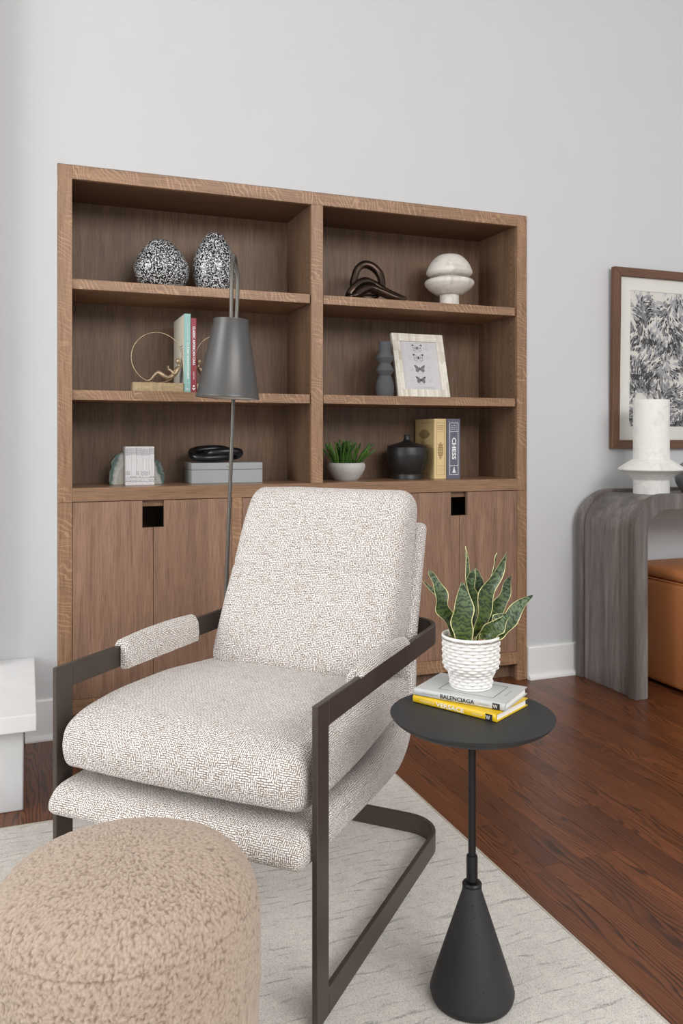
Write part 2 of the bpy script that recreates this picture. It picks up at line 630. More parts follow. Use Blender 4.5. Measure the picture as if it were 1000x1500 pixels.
def prism(poly, y0, y1, bev=0.0, seg=1):
    """polygon in (x, z), counter-clockwise seen from -y, extruded from y0 to y1"""
    bm = bmesh.new()
    a = [bm.verts.new((x, y0, z)) for x, z in poly]
    b = [bm.verts.new((x, y1, z)) for x, z in poly]
    n = len(poly)
    bm.faces.new(a)
    bm.faces.new(list(reversed(b)))
    for i in range(n):
        j = (i + 1) % n
        bm.faces.new((a[j], a[i], b[i], b[j]))
    bmesh.ops.recalc_face_normals(bm, faces=list(bm.faces))
    if bev:
        bmesh.ops.bevel(bm, geom=list(bm.edges), offset=bev, segments=seg, affect='EDGES', profile=0.5)
    return bm


def add_lathe(bm, prof, seg=48, c=(0, 0, 0), fn=None, cap0=True, cap1=True):
    """revolve (r, z) pairs about z through c; fn(angle, r, z) may return a changed r"""
    rings = []
    for r, z in prof:
        ring = []
        for k in range(seg):
            a = 2 * PI * k / seg
            rr = fn(a, r, z) if fn else r
            ring.append(bm.verts.new((c[0] + rr * math.cos(a), c[1] + rr * math.sin(a), c[2] + z)))
        rings.append(ring)
    for i in range(len(rings) - 1):
        for k in range(seg):
            j = (k + 1) % seg
            bm.faces.new((rings[i][k], rings[i][j], rings[i + 1][j], rings[i + 1][k]))
    if cap0:
        bm.faces.new(list(reversed(rings[0])))
    if cap1:
        bm.faces.new(rings[-1])
    return rings


def lathe(prof, seg=48, c=(0, 0, 0), **kw):
    bm = bmesh.new()
    add_lathe(bm, prof, seg, c, **kw)
    return bm


def smooth_prof(pts, n=6):
    """Catmull-Rom through points"""
    out = []
    m = len(pts)
    for i in range(m - 1):
        p0 = Vector(pts[max(i - 1, 0)])
        p1 = Vector(pts[i])
        p2 = Vector(pts[i + 1])
        p3 = Vector(pts[min(i + 2, m - 1)])
        for k in range(n):
            t = k / n
            q = 0.5 * ((2 * p1) + (p2 - p0) * t + (2 * p0 - 5 * p1 + 4 * p2 - p3) * t * t + (3 * p1 - p0 - 3 * p2 + p3) * t ** 3)
            out.append(tuple(q))
    out.append(tuple(pts[-1]))
    return out


def smooth_closed(pts, n=4):
    out = []
    m = len(pts)
    for i in range(m):
        p0, p1, p2, p3 = (Vector(pts[(i + k) % m]) for k in (-1, 0, 1, 2))
        for k in range(n):
            t = k / n
            q = 0.5 * ((2 * p1) + (p2 - p0) * t + (2 * p0 - 5 * p1 + 4 * p2 - p3) * t * t + (3 * p1 - p0 - 3 * p2 + p3) * t ** 3)
            out.append(tuple(q))
    return out


def add_tube(bm, pts, rad, seg=10, closed=False, flat=1.0):
    """tube through points; rad is a number or a list"""
    P = [Vector(p) for p in pts]
    n = len(P)
    R = rad if isinstance(rad, (list, tuple)) else [rad] * n
    rings = []
    ref = None
    for i in range(n):
        if closed:
            t = P[(i + 1) % n] - P[i - 1]
        else:
            t = P[min(i + 1, n - 1)] - P[max(i - 1, 0)]
        t.normalize()
        if ref is None:
            ref = t.orthogonal().normalized()
        ref = (ref - t * ref.dot(t)).normalized()
        bi = t.cross(ref)
        rings.append([bm.verts.new(P[i] + ref * (R[i] * math.cos(2 * PI * k / seg)) + bi * (R[i] * flat * math.sin(2 * PI * k / seg))) for k in range(seg)])
    m = n if closed else n - 1
    off = 0
    if closed:
        d = [(rings[0][k].co - rings[-1][0].co).length for k in range(seg)]
        off = d.index(min(d))
    for i in range(m):
        a = rings[i]
        b = rings[(i + 1) % n]
        o = off if (closed and i == n - 1) else 0
        for k in range(seg):
            j = (k + 1) % seg
            bm.faces.new((a[k], a[j], b[(j + o) % seg], b[(k + o) % seg]))
    if not closed:
        bm.faces.new(list(reversed(rings[0])))
        bm.faces.new(rings[-1])
    return rings


def tube(pts, rad, seg=10, closed=False, flat=1.0):
    bm = bmesh.new()
    add_tube(bm, pts, rad, seg, closed, flat)
    bmesh.ops.recalc_face_normals(bm, faces=list(bm.faces))
    return bm


def pillow(profile, u0, u1, r, nu=24, nr=6, axis='u', warp=None):
    """extrude a closed (a, b) outline along a third axis with rounded ends; UVs in metres.
    axis 'u': vertices are (u, a, b)   axis 'v': vertices are (a, u, b)"""
    n = len(profile)
    P = [Vector(p) for p in profile]
    area_ = sum(P[i].x * P[(i + 1) % n].y - P[(i + 1) % n].x * P[i].y for i in range(n))
    if area_ < 0:
        P.reverse()
    N = []
    for i in range(n):
        t = (P[(i + 1) % n] - P[i - 1]).normalized()
        N.append(Vector((t.y, -t.x)))
    arc = [0.0]
    for i in range(n):
        arc.append(arc[-1] + (P[(i + 1) % n] - P[i]).length)
    us = []
    for k in range(nr):
        th = PI / 2 * k / nr
        us.append((u0 + r * (1 - math.cos(th)), r * (1 - math.sin(th))))
    us[0] = (u0, r)
    ring_u = [(u0 + r * (1 - math.cos(PI / 2 * k / nr)), r * (1 - math.sin(PI / 2 * k / nr))) for k in range(nr + 1)]
    mid = [(u0 + r + (u1 - u0 - 2 * r) * k / nu, 0.0) for k in range(1, nu)]
    end = [(u0 + u1 - u, ins) for u, ins in reversed(ring_u)]
    allu = ring_u + mid + end
    bm = bmesh.new()
    uvl = bm.loops.layers.uv.new('UVMap')
    rings = []
    for u, ins in allu:
        ring = []
        for i in range(n):
            q = P[i] - N[i] * ins
            a, b, uu = q.x, q.y, u
            if warp:
                uu, a, b = warp(uu, a, b)
            ring.append(bm.verts.new((uu, a, b) if axis == 'u' else (a, uu, b)))
        rings.append(ring)
    acc = [0.0]
    for k in range(1, len(allu)):
        du, di = allu[k][0] - allu[k - 1][0], allu[k][1] - allu[k - 1][1]
        acc.append(acc[-1] + math.hypot(du, di))
    for k in range(len(rings) - 1):
        for i in range(n):
            j = (i + 1) % n
            f = bm.faces.new((rings[k][i], rings[k + 1][i], rings[k + 1][j], rings[k][j]))
            co = ((acc[k], arc[i]), (acc[k + 1], arc[i]), (acc[k + 1], arc[i + 1]), (acc[k], arc[i + 1]))
            for lp, c in zip(f.loops, co):
                lp[uvl].uv = c
    for ring in (rings[0], rings[-1]):
        caps = []
        a, b = 0, n - 1
        while b - a > 2:
            caps.append(bm.faces.new((ring[a], ring[a + 1], ring[b - 1], ring[b])))
            a, b = a + 1, b - 1
        if b - a == 2:
            caps.append(bm.faces.new((ring[a], ring[a + 1], ring[b])))
        for g in caps:
            for lp in g.loops:
                c = lp.vert.co
                lp[uvl].uv = (c.y, c.z) if axis == 'u' else (c.x, c.z)
    bmesh.ops.recalc_face_normals(bm, faces=list(bm.faces))
    return bm


def text(name, s, mat, parent, origin, xdir, ydir, w, h, lift=0.0004, bold=0.0):
    """lettering as thin flat geometry; origin is the lower-left corner, w x h its size (in the parent's space)"""
    cu = bpy.data.curves.new(name, 'FONT')
    cu.body = s
    cu.resolution_u = 2
    cu.offset = bold
    tmp = bpy.data.objects.new('tmp', cu)
    COL.objects.link(tmp)
    dg = bpy.context.evaluated_depsgraph_get()
    me = bpy.data.meshes.new_from_object(tmp.evaluated_get(dg))
    bpy.data.objects.remove(tmp)
    bpy.data.curves.remove(cu)
    xs = [v.co.x for v in me.vertices]
    ys = [v.co.y for v in me.vertices]
    x0, x1, y0, y1 = min(xs), max(xs), min(ys), max(ys)
    X = Vector(xdir).normalized()
    Y = Vector(ydir).normalized()
    Z = X.cross(Y)
    for v in me.vertices:
        a = (v.co.x - x0) / (x1 - x0) * w
        b = (v.co.y - y0) / max(y1 - y0, 1e-6) * h
        v.co = Vector(origin) + X * a + Y * b + Z * lift
    me.materials.clear()
    me.materials.append(mat)
    o = bpy.data.objects.new(name, me)
    COL.objects.link(o)
    o.parent = parent
    return o


def flat_poly(pts, origin, X, Y, lift=0.0):
    bm = bmesh.new()
    Z = X.cross(Y)
    bm.faces.new([bm.verts.new(Vector(origin) + X * a + Y * b + Z * lift) for a, b in pts])
    return bm


def add_flat(bm, pts, origin, X, Y, lift=0.0):
    Z = X.cross(Y)
    return bm.faces.new([bm.verts.new(Vector(origin) + X * a + Y * b + Z * lift) for a, b in pts])


def copy_tree(o, parent=None):
    c = o.copy()
    COL.objects.link(c)
    c.parent = parent
    for ch in o.children:
        copy_tree(ch, c)
    return c


X3, Y3, Z3 = Vector((1, 0, 0)), Vector((0, 1, 0)), Vector((0, 0, 1))
exec_order = []

# ---------------------------------------------------------------- room shell
RT = 0.008                                     # top of the rug
fl = struct(emit('floor', box(-4.5, 5.5, -7.0, 0.40, -0.10, -0.004), M['floor']))

lens = (0.76, 0.98, 1.21, 1.46)
plank_meshes = []
first = {}
PW = 0.057
k0, k1 = -8, 45
for ki in range(k0, k1 + 1):
    x = 1.298 + PW * ki
    y = -0.006
    rr = random.Random(100 + ki)
    cut = {-1: 0.0, }
    start = True
    for q in range(6):
        L = lens[rr.randrange(4)]
        if start:
            L = lens[rr.randrange(4)] * 1.0
            y_top = 0.062 if (0.0 <= x and x + PW < 2.012) else -0.006
            start = False
        else:
            y_top = y
        yb = y_top - L
        if x + PW < 0.99 and y_top < -0.72:
            break
        if y_top < -2.9:
            break
        if L not in first:
            bm = box(0.0002, PW - 0.0002, -L + 0.0002, -0.0002, -0.004, 0.0, 0.0004)
            o = emit('floor_plank', bm, M['floor'], fl)
            first[L] = o
        else:
            o = first[L].copy()
            COL.objects.link(o)
            o.parent = fl
        o.location = (x, y_top, 0)
        y = yb
for ki in range(-31, k0):                        # the strip of boards between the rug and the cabinet
    x = 1.298 + PW * ki
    rr = random.Random(900 + ki)
    L = lens[2 + rr.randrange(2)]
    if L not in first:
        first[L] = emit('floor_plank', box(0.0002, PW - 0.0002, -L + 0.0002, -0.0002, -0.004, 0.0, 0.0004), M['floor'], fl)
        o = first[L]
    else:
        o = first[L].copy()
        COL.objects.link(o)
        o.parent = fl
    o.location = (x, 0.062 if x >= 0.0 else -0.006, 0)

bm = bmesh.new()
add_box(bm, -4.5, -0.001, 0.004, 0.16, 0.0, 3.7)
add_box(bm, 2.013, 5.5, 0.004, 0.16, 0.0, 3.7)
add_box(bm, -0.001, 2.013, 0.004, 0.16, 2.102, 3.7)
struct(emit('wall_back', bm, M['wall']))
struct(emit('ceiling', box(-4.5, 5.5, -7.0, 0.16, 3.7, 3.8), M['ceiling']))
struct(emit('wall_fireplace', box(-2.2, -0.225, -0.09, 0.004, 0.302, 3.7, 0.01, 3), M['wall']))


def baseboard(name, x0, x1):
    poly = [(0.004, 0.0), (-0.026, 0.0), (-0.026, 0.006), (-0.023, 0.013), (-0.017, 0.018), (-0.010, 0.019), (-0.010, 0.140), (-0.007, 0.146), (0.004, 0.146)]
    bm = bmesh.new()
    a = [bm.verts.new((x0, y, z)) for y, z in poly]
    b = [bm.verts.new((x1, y, z)) for y, z in poly]
    n = len(poly)
    for i in range(n):
        bm.faces.new((a[i], a[(i + 1) % n], b[(i + 1) % n], b[i]))
    bm.faces.new(a)
    bm.faces.new(list(reversed(b)))
    bmesh.ops.recalc_face_normals(bm, faces=list(bm.faces))
    struct(emit(name, bm, M['trim']))


baseboard('baseboard_left', -0.112, -0.001)
baseboard('baseboard_right', 2.014, 5.5)

# raised plaster hearth at the left edge
h = thing('fireplace_hearth', 'raised white plaster hearth with a thick smooth slab against the left wall', 'hearth', (-0.7, -0.3, 0))
emit('hearth_base', box(-2.2, -0.115, -0.583, 0.0, 0.0, 0.252, 0.004, 2), M['plaster'], h, world=True)
emit('hearth_slab', box(-2.2, -0.079, -0.652, 0.0, 0.252, 0.301, 0.003, 2), M['slab'], h, world=True)

# ---------------------------------------------------------------- rug
r = thing('area_rug', 'cream and grey low pile area rug with broken dark yarn lines under the armchair', 'rug', (0.0, -2.3, 0))
bm = box(-2.4, 1.006, -3.9, -0.70, 0.0, RT, 0.003, 2)
emit('pile', bm, M['rug'], r, world=True)
bm = bmesh.new()
add_tube(bm, [(1.0085, -3.9, 0.0042), (1.0085, -0.70, 0.0042)], 0.0044, 8)
add_tube(bm, [(-2.4, -0.696, 0.0042), (1.01, -0.696, 0.0042)], 0.0044, 8)
emit('binding', bm, M['rug_edge'], r, 60, world=True)

# ---------------------------------------------------------------- bookcase
BD = 0.345
bc = thing('bookcase', 'built in brown oak bookcase with open shelves above and flush cabinet doors below', 'bookcase', (1.006, 0.17, 0))


def bpart(name, x0, x1, y0, y1, z0, z1, mat, bev=0.0008):
    return emit(name, box(x0, x1, y0, y1, z0, z1, bev), M[mat], bc, world=True)


S1, S2, SC = 1.683, 1.273, 0.910
for xa, xb in ((0.0, 0.0504), (1.9612, 2.0117)):
    bpart('post', xa, xb, 0.0, 0.02, 0.8575, 2.10, 'post')
    bpart('post', xa, xb, 0.0, 0.02, 0.0, 0.8565, 'post')
bpart('post', 0.9798, 1.0301, 0.0, 0.02, SC, 2.0495, 'post')
bpart('top_rail', 0.0506, 1.9610, 0.0, 0.02, 2.0495, 2.10, 'rail')
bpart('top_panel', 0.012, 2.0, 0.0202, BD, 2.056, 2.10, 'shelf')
bpart('counter', 0.0506, 1.9610, 0.0, BD, 0.8595, SC, 'counter')
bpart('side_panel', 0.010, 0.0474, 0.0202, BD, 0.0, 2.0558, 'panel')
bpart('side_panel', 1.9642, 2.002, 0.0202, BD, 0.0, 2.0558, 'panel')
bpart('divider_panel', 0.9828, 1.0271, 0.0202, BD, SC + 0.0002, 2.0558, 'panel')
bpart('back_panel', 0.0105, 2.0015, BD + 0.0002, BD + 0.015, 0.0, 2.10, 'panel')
for xa, xb in ((0.0505, 0.9760), (1.0335, 1.9550)):
    for zt in (S1, S2):
        bpart('shelf', xa, xb, 0.007, BD, zt - 0.037, zt, 'rail', 0.001)
# lower cabinets
for xa, xb in ((0.6505, 0.6890), (1.3225, 1.3612)):
    bpart('stile', xa, xb, 0.0, 0.02, 0.1295, 0.8593, 'post')
    bpart('cabinet_divider', xa + 0.008, xb - 0.008, 0.0203, BD, 0.1295, 0.8593, 'panel')
bpart('bottom_rail', 0.0506, 1.9610, 0.0, 0.02, 0.0745, 0.1292, 'rail')
bpart('cabinet_floor', 0.0476, 1.9640, 0.0203, BD, 0.110, 0.1290, 'panel')
bpart('toe_kick', 0.0476, 1.9640, 0.065, 0.08, 0.0, 0.1097, 'panel')
bpart('pull_rail', 0.0476, 1.9640, 0.030, 0.048, 0.833, 0.8593, 'counter')


def door(x0, x1, notch):
    zb, zt, nz, nw = 0.1305, 0.8570, 0.7544, 0.0400
    if notch == 'r':
        poly = [(x0, zb), (x1, zb), (x1, nz), (x1 - nw, nz), (x1 - nw, zt), (x0, zt)]
    else:
        poly = [(x0, zb), (x1, zb), (x1, zt), (x0 + nw, zt), (x0 + nw, nz), (x0, nz)]
    emit('door', prism(poly, 0.0015, 0.0210, 0.0007), M['door'], bc, world=True)


for xa, xb in ((0.0504, 0.6505), (0.6890, 1.3225), (1.3612, 1.9612)):
    mid = (xa + xb) / 2
    if xa < 0.1:
        mid = 0.3447
    if xa > 1.3:
        mid = 1.6650
    door(xa + 0.0015, mid - 0.0009, 'r')
    door(mid + 0.0009, xb - 0.0015, 'l')

# rows of shelf-pin holes: flat discs, the shade inside painted dark, on the right-hand panels
bm = bmesh.new()
for xw in (0.9826, 1.9640):
    for yy in (0.055, 0.295):
        z = SC + 0.05
        while z < 2.02:
            ok = all(not (s - 0.045 < z < s + 0.008) for s in (S1, S2))
            if ok:
                a = [bm.verts.new((xw - 0.0003, yy + 0.0028 * math.cos(t * PI / 4), z + 0.0028 * math.sin(t * PI / 4))) for t in range(8)]
                bm.faces.new(a)
            z += 0.032
ph = emit('pin_hole_discs', bm, M['hole_shade'], bc, world=True)
ph['kind'] = 'stuff'

# ---------------------------------------------------------------- armchair
RC = -PI / 4
ac = thing('armchair', 'cream tweed lounge armchair with a dark bronze flat bar frame on the rug', 'armchair', (0.16826, -1.53176, RT + 0.0006), RC)
HW, TB, BH = 0.315, 0.012, 0.050
ZA = 0.604 - RT


def flat_u(z0, z1, v0, back, rad):
    """U-shaped flat bar seen from above: two sides and a back with rounded corners"""
    outer, inner = [], []
    n = 10
    outer.append((-HW, v0))
    inner.append((-HW + TB, v0))
    for k in range(n + 1):
        a = PI - PI / 2 * k / n
        outer.append((-HW + rad + rad * math.cos(a), back - rad + rad * math.sin(a)))
        inner.append((-HW + rad + (rad - TB) * math.cos(a), back - rad + (rad - TB) * math.sin(a)))
    for k in range(n + 1):
        a = PI / 2 - PI / 2 * k / n
        outer.append((HW - rad + rad * math.cos(a), back - rad + rad * math.sin(a)))
        inner.append((HW - rad + (rad - TB) * math.cos(a), back - rad + (rad - TB) * math.sin(a)))
    outer.append((HW, v0))
    inner.append((HW - TB, v0))
    bm = bmesh.new()
    m = len(outer)
    q = []
    for i in range(m):
        q.append([bm.verts.new((*outer[i], z0)), bm.verts.new((*outer[i], z1)), bm.verts.new((*inner[i], z1)), bm.verts.new((*inner[i], z0))])
    for i in range(m - 1):
        for j in range(4):
            k = (j + 1) % 4
            bm.faces.new((q[i][j], q[i + 1][j], q[i + 1][k], q[i][k]))
    bm.faces.new(q[0])
    bm.faces.new(list(reversed(q[-1])))
    bmesh.ops.recalc_face_normals(bm, faces=list(bm.faces))
    sharp = [e for e in bm.edges if len(e.link_faces) == 2 and e.calc_face_angle(0) > 0.6]
    bmesh.ops.bevel(bm, geom=sharp, offset=0.0014, segments=1, affect='EDGES')
    return bm


emit('arm_rail', flat_u(ZA - BH, ZA, 0.0502, 0.80, 0.10), M['bronze'], ac, 35)
emit('floor_rail', flat_u(0.0, BH, 0.0502, 0.80, 0.10), M['bronze'], ac, 35)
for s in (-1, 1):
    xa, xb = (-HW, -HW + TB) if s < 0 else (HW - TB, HW)
    emit('front_leg', box(xa, xb, 0.0, 0.05, 0.0, ZA, 0.0014), M['bronze'], ac)

dz = -RT
base_prof = [(-0.041, 0.328), (-0.034, 0.311), (0.0, 0.301), (0.10, 0.298), (0.28, 0.296), (0.45, 0.297), (0.51, 0.306), (0.557, 0.332), (0.598, 0.37), (0.638, 0.42),
             (0.683, 0.475), (0.735, 0.565), (0.79, 0.70), (0.838, 0.82), (0.845, 0.846), (0.833, 0.858), (0.812, 0.858), (0.795, 0.842), (0.785, 0.815), (0.738, 0.70), (0.683, 0.565),
             (0.636, 0.49), (0.592, 0.432), (0.545, 0.403), (0.50, 0.392), (0.35, 0.378), (0.20, 0.371), (0.08, 0.369), (0.0, 0.366), (-0.03, 0.349)]


def shell_warp(u, v, z):
    a = min(max((v - 0.45) / 0.27, 0.0), 1.0)
    b = min(max((z - 0.30) / 0.30, 0.0), 1.0)
    t = a * a * (3 - 2 * a) * b * b * (3 - 2 * b)
    w = 1.0 - t * 0.117 - max(0.0, (z - 0.5)) * 0.10
    n = noise.noise(Vector((u * 9, v * 9, z * 9))) * 0.0022
    return u * w, v + n * 0.6, z + n + dz


emit('seat_shell', pillow(smooth_closed(base_prof, 3), -0.2985, 0.2985, 0.020, 40, 5, 'u', shell_warp), M['tweed'], ac, 60)

seat_prof = [(-0.010, 0.412), (0.004, 0.400), (0.04, 0.390), (0.15, 0.386), (0.30, 0.392), (0.47, 0.408), (0.56, 0.420), (0.606, 0.452), (0.608, 0.488), (0.50, 0.503),
             (0.33, 0.519), (0.18, 0.522), (0.08, 0.517), (0.030, 0.506), (-0.004, 0.486), (-0.018, 0.450)]


def seat_warp(u, v, z):
    q = 1.0 - min(1.0, abs(u) / 0.29) ** 2.2
    up = max(0.0, (z - 0.43) / 0.09)
    n = noise.noise(Vector((u * 7 + 3, v * 7, z * 10))) * 0.0045 + noise.noise(Vector((u * 26, v * 5, z * 18))) * 0.0028 * max(0, 1 - v / 0.12)
    front = math.exp(-((v + 0.01) / 0.05) ** 2)
    return u * (1.0 - 0.02 * min(1.0, max(0.0, (v - 0.30) / 0.28))), v + n * 0.6 - 0.008 * front * q, z + 0.005 * q * up + n * up + dz


emit('seat_cushion', pillow(smooth_closed(seat_prof, 4), -0.288, 0.288, 0.030, 48, 7, 'u', seat_warp), M['tweed'], ac, 60)

back_prof = [(0.525, 0.486), (0.512, 0.520), (0.528, 0.575), (0.562, 0.655), (0.594, 0.725), (0.602, 0.744), (0.612, 0.764), (0.646, 0.840), (0.676, 0.900), (0.704, 0.938),
             (0.738, 0.952), (0.772, 0.946), (0.797, 0.922), (0.800, 0.888), (0.784, 0.835), (0.736, 0.705), (0.682, 0.572), (0.652, 0.512), (0.610, 0.492), (0.560, 0.482)]


def back_warp(u, v, z):
    t = (z - 0.5) / 0.42
    w = 1.0 - 0.055 * t
    q = 1.0 - min(1.0, abs(u) / 0.25) ** 2.0
    n = noise.noise(Vector((u * 7 + 9, v * 8, z * 8 + 5))) * 0.006
    groove = math.exp(-((z - 0.744) / 0.006) ** 2) * 0.006 if v < 0.66 else 0.0
    fr = 1.0 if v < 0.2 + z * 0.66 else 0.0
    return u * w, v - 0.012 * q * fr + n * fr + groove, z + n * 0.6 + 0.004 * q + dz


emit('back_cushion', pillow(smooth_closed(back_prof, 4), -0.258, 0.258, 0.038, 44, 8, 'u', back_warp), M['tweed'], ac, 60)


def arm_pad(s):
    xi, xo = HW - TB - 0.022, HW + 0.004                      # inner and outer face (mirrored by s)
    zt = ZA
    prof = [(xi, zt - 0.052), (xi - 0.003, zt - 0.030), (xi, zt + 0.004), (xi + 0.010, zt + 0.019), (xi + 0.022, zt + 0.022), (xo - 0.006, zt + 0.017), (xo, zt + 0.006), (xo - 0.001, zt + 0.0004),
            (HW - 0.001, zt + 0.0003), (HW - TB - 0.0004, zt + 0.0003), (HW - TB - 0.0004, zt - 0.050), (HW - TB - 0.008, zt - 0.055)]
    prof = [(s * a, b) for a, b in prof]

    def w(u, a, b):
        q = (u - 0.36) / 0.15
        return u, a, b - (0.006 * q * q if b > zt + 0.002 else 0)
    emit('arm_pad', pillow(prof, 0.205, 0.505, 0.005, 20, 4, 'v', w), M['tweed'], ac, 50)


arm_pad(-1)
arm_pad(1)

# ---------------------------------------------------------------- boucle ottoman
ot = thing('ottoman', 'round beige boucle ottoman in front of the armchair', 'ottoman', (0.036, -1.885, RT + 0.0006))
prof = [(0.175, 0.0), (0.193, 0.008), (0.200, 0.03)] + [(0.2015, 0.03 + 0.02 * i) for i in range(1, 13)]
crown = smooth_prof([(0.2015, 0.27), (0.2015, 0.33), (0.2005, 0.365), (0.196, 0.392), (0.186, 0.413), (0.165, 0.431), (0.13, 0.444), (0.08, 0.452), (0.03, 0.4545), (0.004, 0.455)], 24)
bm = bmesh.new()
SEG = 900
dense = [crown[0]]
acc_ = 0
for a, b in zip(crown, crown[1:]):
    acc_ += math.hypot(b[0] - a[0], b[1] - a[1])
    if acc_ > 0.0014:
        dense.append(b)
        acc_ = 0
rows = prof[:-1] + dense
add_lathe(bm, rows, SEG)
bm.verts.ensure_lookup_table()
bm.normal_update()
cl = bm.verts.layers.float.new('curl')
vor = noise.voronoi
for v in bm.verts:
    if v.co.z < 0.24:
        v[cl] = 0.7
        continue
    p = v.co * 205.0
    p = p + Vector((noise.noise(p * 0.6), noise.noise(p * 0.6 + Vector((9, 3, 1))), noise.noise(p * 0.6 + Vector((2, 7, 5))))) * 0.7
    d = vor(p)[0]
    hgt = 1.0 - min(1.0, (d[0] / 0.78) ** 2)
    hgt2 = 0.5 + 0.5 * noise.noise(v.co * 320.0)
    v[cl] = max(0.0, min(1.0, hgt * 0.9 + hgt2 * 0.12))
    rad = math.hypot(v.co.x, v.co.y)
    seam = math.exp(-((v.co.z - 0.386) / 0.0022) ** 2) if rad > 0.18 else 0.0
    v.co += v.normal * (0.0026 * hgt + 0.0008 * hgt2 - 0.004 * seam + 0.002 * noise.noise(v.co * 12))
emit('boucle_cover', bm, M['boucle'], ot, 180)
emit('glide', lathe([(0.16, -0.0), (0.16, 0.004)], 32), M['blackrod'], ot)

# ---------------------------------------------------------------- pedestal side table
tx, ty = 0.7045, -1.7695
tb = thing('side_table', 'black iron pedestal side table with a round dish top and cone base', 'side table', (tx, ty, RT))
ZT = 0.560 - RT
emit('tabletop', lathe(smooth_prof([(0.012, ZT - 0.042), (0.05, ZT - 0.040), (0.09, ZT - 0.034), (0.125, ZT - 0.024), (0.147, ZT - 0.013), (0.1555, ZT - 0.006), (0.157, ZT - 0.003), (0.1562, ZT - 0.0008), (0.153, ZT), (0.08, ZT), (0.002, ZT)], 5), 96), M['black'], tb, 50)
emit('pole', lathe([(0.0074, 0.276), (0.0074, ZT - 0.040)], 24), M['blackrod'], tb, 40)
emit('sleeve', lathe([(0.0078, 0.224), (0.0108, 0.2265), (0.0110, 0.272), (0.0102, 0.2755), (0.0074, 0.2758)], 24), M['blackrod'], tb, 40)
emit('collar', lathe([(0.0150, 0.2160), (0.0188, 0.2165), (0.0192, 0.221), (0.0170, 0.2238), (0.0112, 0.2242)], 32), M['blackrod'], tb, 40)
emit('cone_base', lathe(smooth_prof([(0.070, 0.0), (0.077, 0.002), (0.0802, 0.008), (0.0800, 0.016), (0.0765, 0.034), (0.0200, 0.205), (0.0188, 0.2125), (0.0160, 0.2158)], 5), 72), M['black'], tb, 50)
bm = bmesh.new()
rr = random.Random(5)
for k in range(70):
    a, rd = rr.uniform(0, 2 * PI), 0.155 * math.sqrt(rr.random())
    s = rr.uniform(0.0005, 0.0014)
    bm.faces.new([bm.verts.new((rd * math.cos(a) + s * math.cos(q * 1.05) * rr.uniform(.7, 1.3), rd * math.sin(a) + s * math.sin(q * 1.05), ZT + 0.0002)) for q in range(6)])
for k in range(46):
    a, t = rr.uniform(0, 2 * PI), rr.uniform(0.05, 0.95)
    rc, zc = 0.0770 + (0.0204 - 0.0770) * t, 0.034 + (0.205 - 0.034) * t
    s = rr.uniform(0.0006, 0.0015)
    nrm = Vector((math.cos(a), math.sin(a), 0.33)).normalized()
    tx_ = Vector((-math.sin(a), math.cos(a), 0))
    tz_ = nrm.cross(tx_)
    c = Vector((rc * math.cos(a), rc * math.sin(a), zc)) + nrm * 0.0003
    bm.faces.new([bm.verts.new(c + tx_ * s * math.cos(q * 1.05) + tz_ * s * math.sin(q * 1.05)) for q in range(6)])
pp = emit('casting_pits', bm, M['pit'], tb)
pp['kind'] = 'stuff'


# ---------------------------------------------------------------- books lying on the table
def lying_book(name, label, origin, ang, L, W, T, cover, z0):
    """spine along local x at y = 0, pages towards +y"""
    b = thing(name, label, 'book', (origin[0], origin[1], z0), ang, 'fashion books under the plant pot')
    bt = 0.0018
    bm = bmesh.new()
    add_box(bm, 0, L, 0.004, W, 0, bt)
    add_box(bm, 0, L, 0.004, W, T - bt, T)
    sp = smooth_prof([(0.004, 0.0), (0.0012, 0.0016), (0.0, T / 2), (0.0012, T - 0.0016), (0.004, T)], 4)
    a = [bm.verts.new((0, y, z)) for y, z in sp] + [bm.verts.new((0, 0.0055, T - bt)), bm.verts.new((0, 0.0055, bt))]
    c = [bm.verts.new((L, v.co.y, v.co.z)) for v in a]
    n = len(a)
    for i in range(n):
        j = (i + 1) % n
        bm.faces.new((a[i], a[j], c[j], c[i]))
    bm.faces.new(a)
    bm.faces.new(list(reversed(c)))
    bmesh.ops.recalc_face_normals(bm, faces=list(bm.faces))
    emit('cover', bm, M[cover], b)
    emit('pages', box(0.003, L - 0.003, 0.0058, W - 0.004, bt + 0.0001, T - bt - 0.0001), M['paper'], b)
    return b


M['yellow_cover'] = plain('yellow_cover', (224, 186, 20), 0.35, var=0.02)
M['grey_cover'] = plain('pale_grey_cover', (190, 192, 191), 0.4, var=0.02)
yb = lying_book('fashion_book', 'yellow fashion book, lower of the two books lying on the side table', (0.6255, -1.6690), math.atan2(-0.872, 0.49), 0.189, 0.130, 0.0150, 'yellow_cover', 0.5606)
gb = lying_book('fashion_book', 'pale grey fashion book lying on the yellow one, directly under the plant pot', (0.6262, -1.6737), math.atan2(-0.795, 0.607), 0.192, 0.128, 0.0145, 'grey_cover', 0.5760)
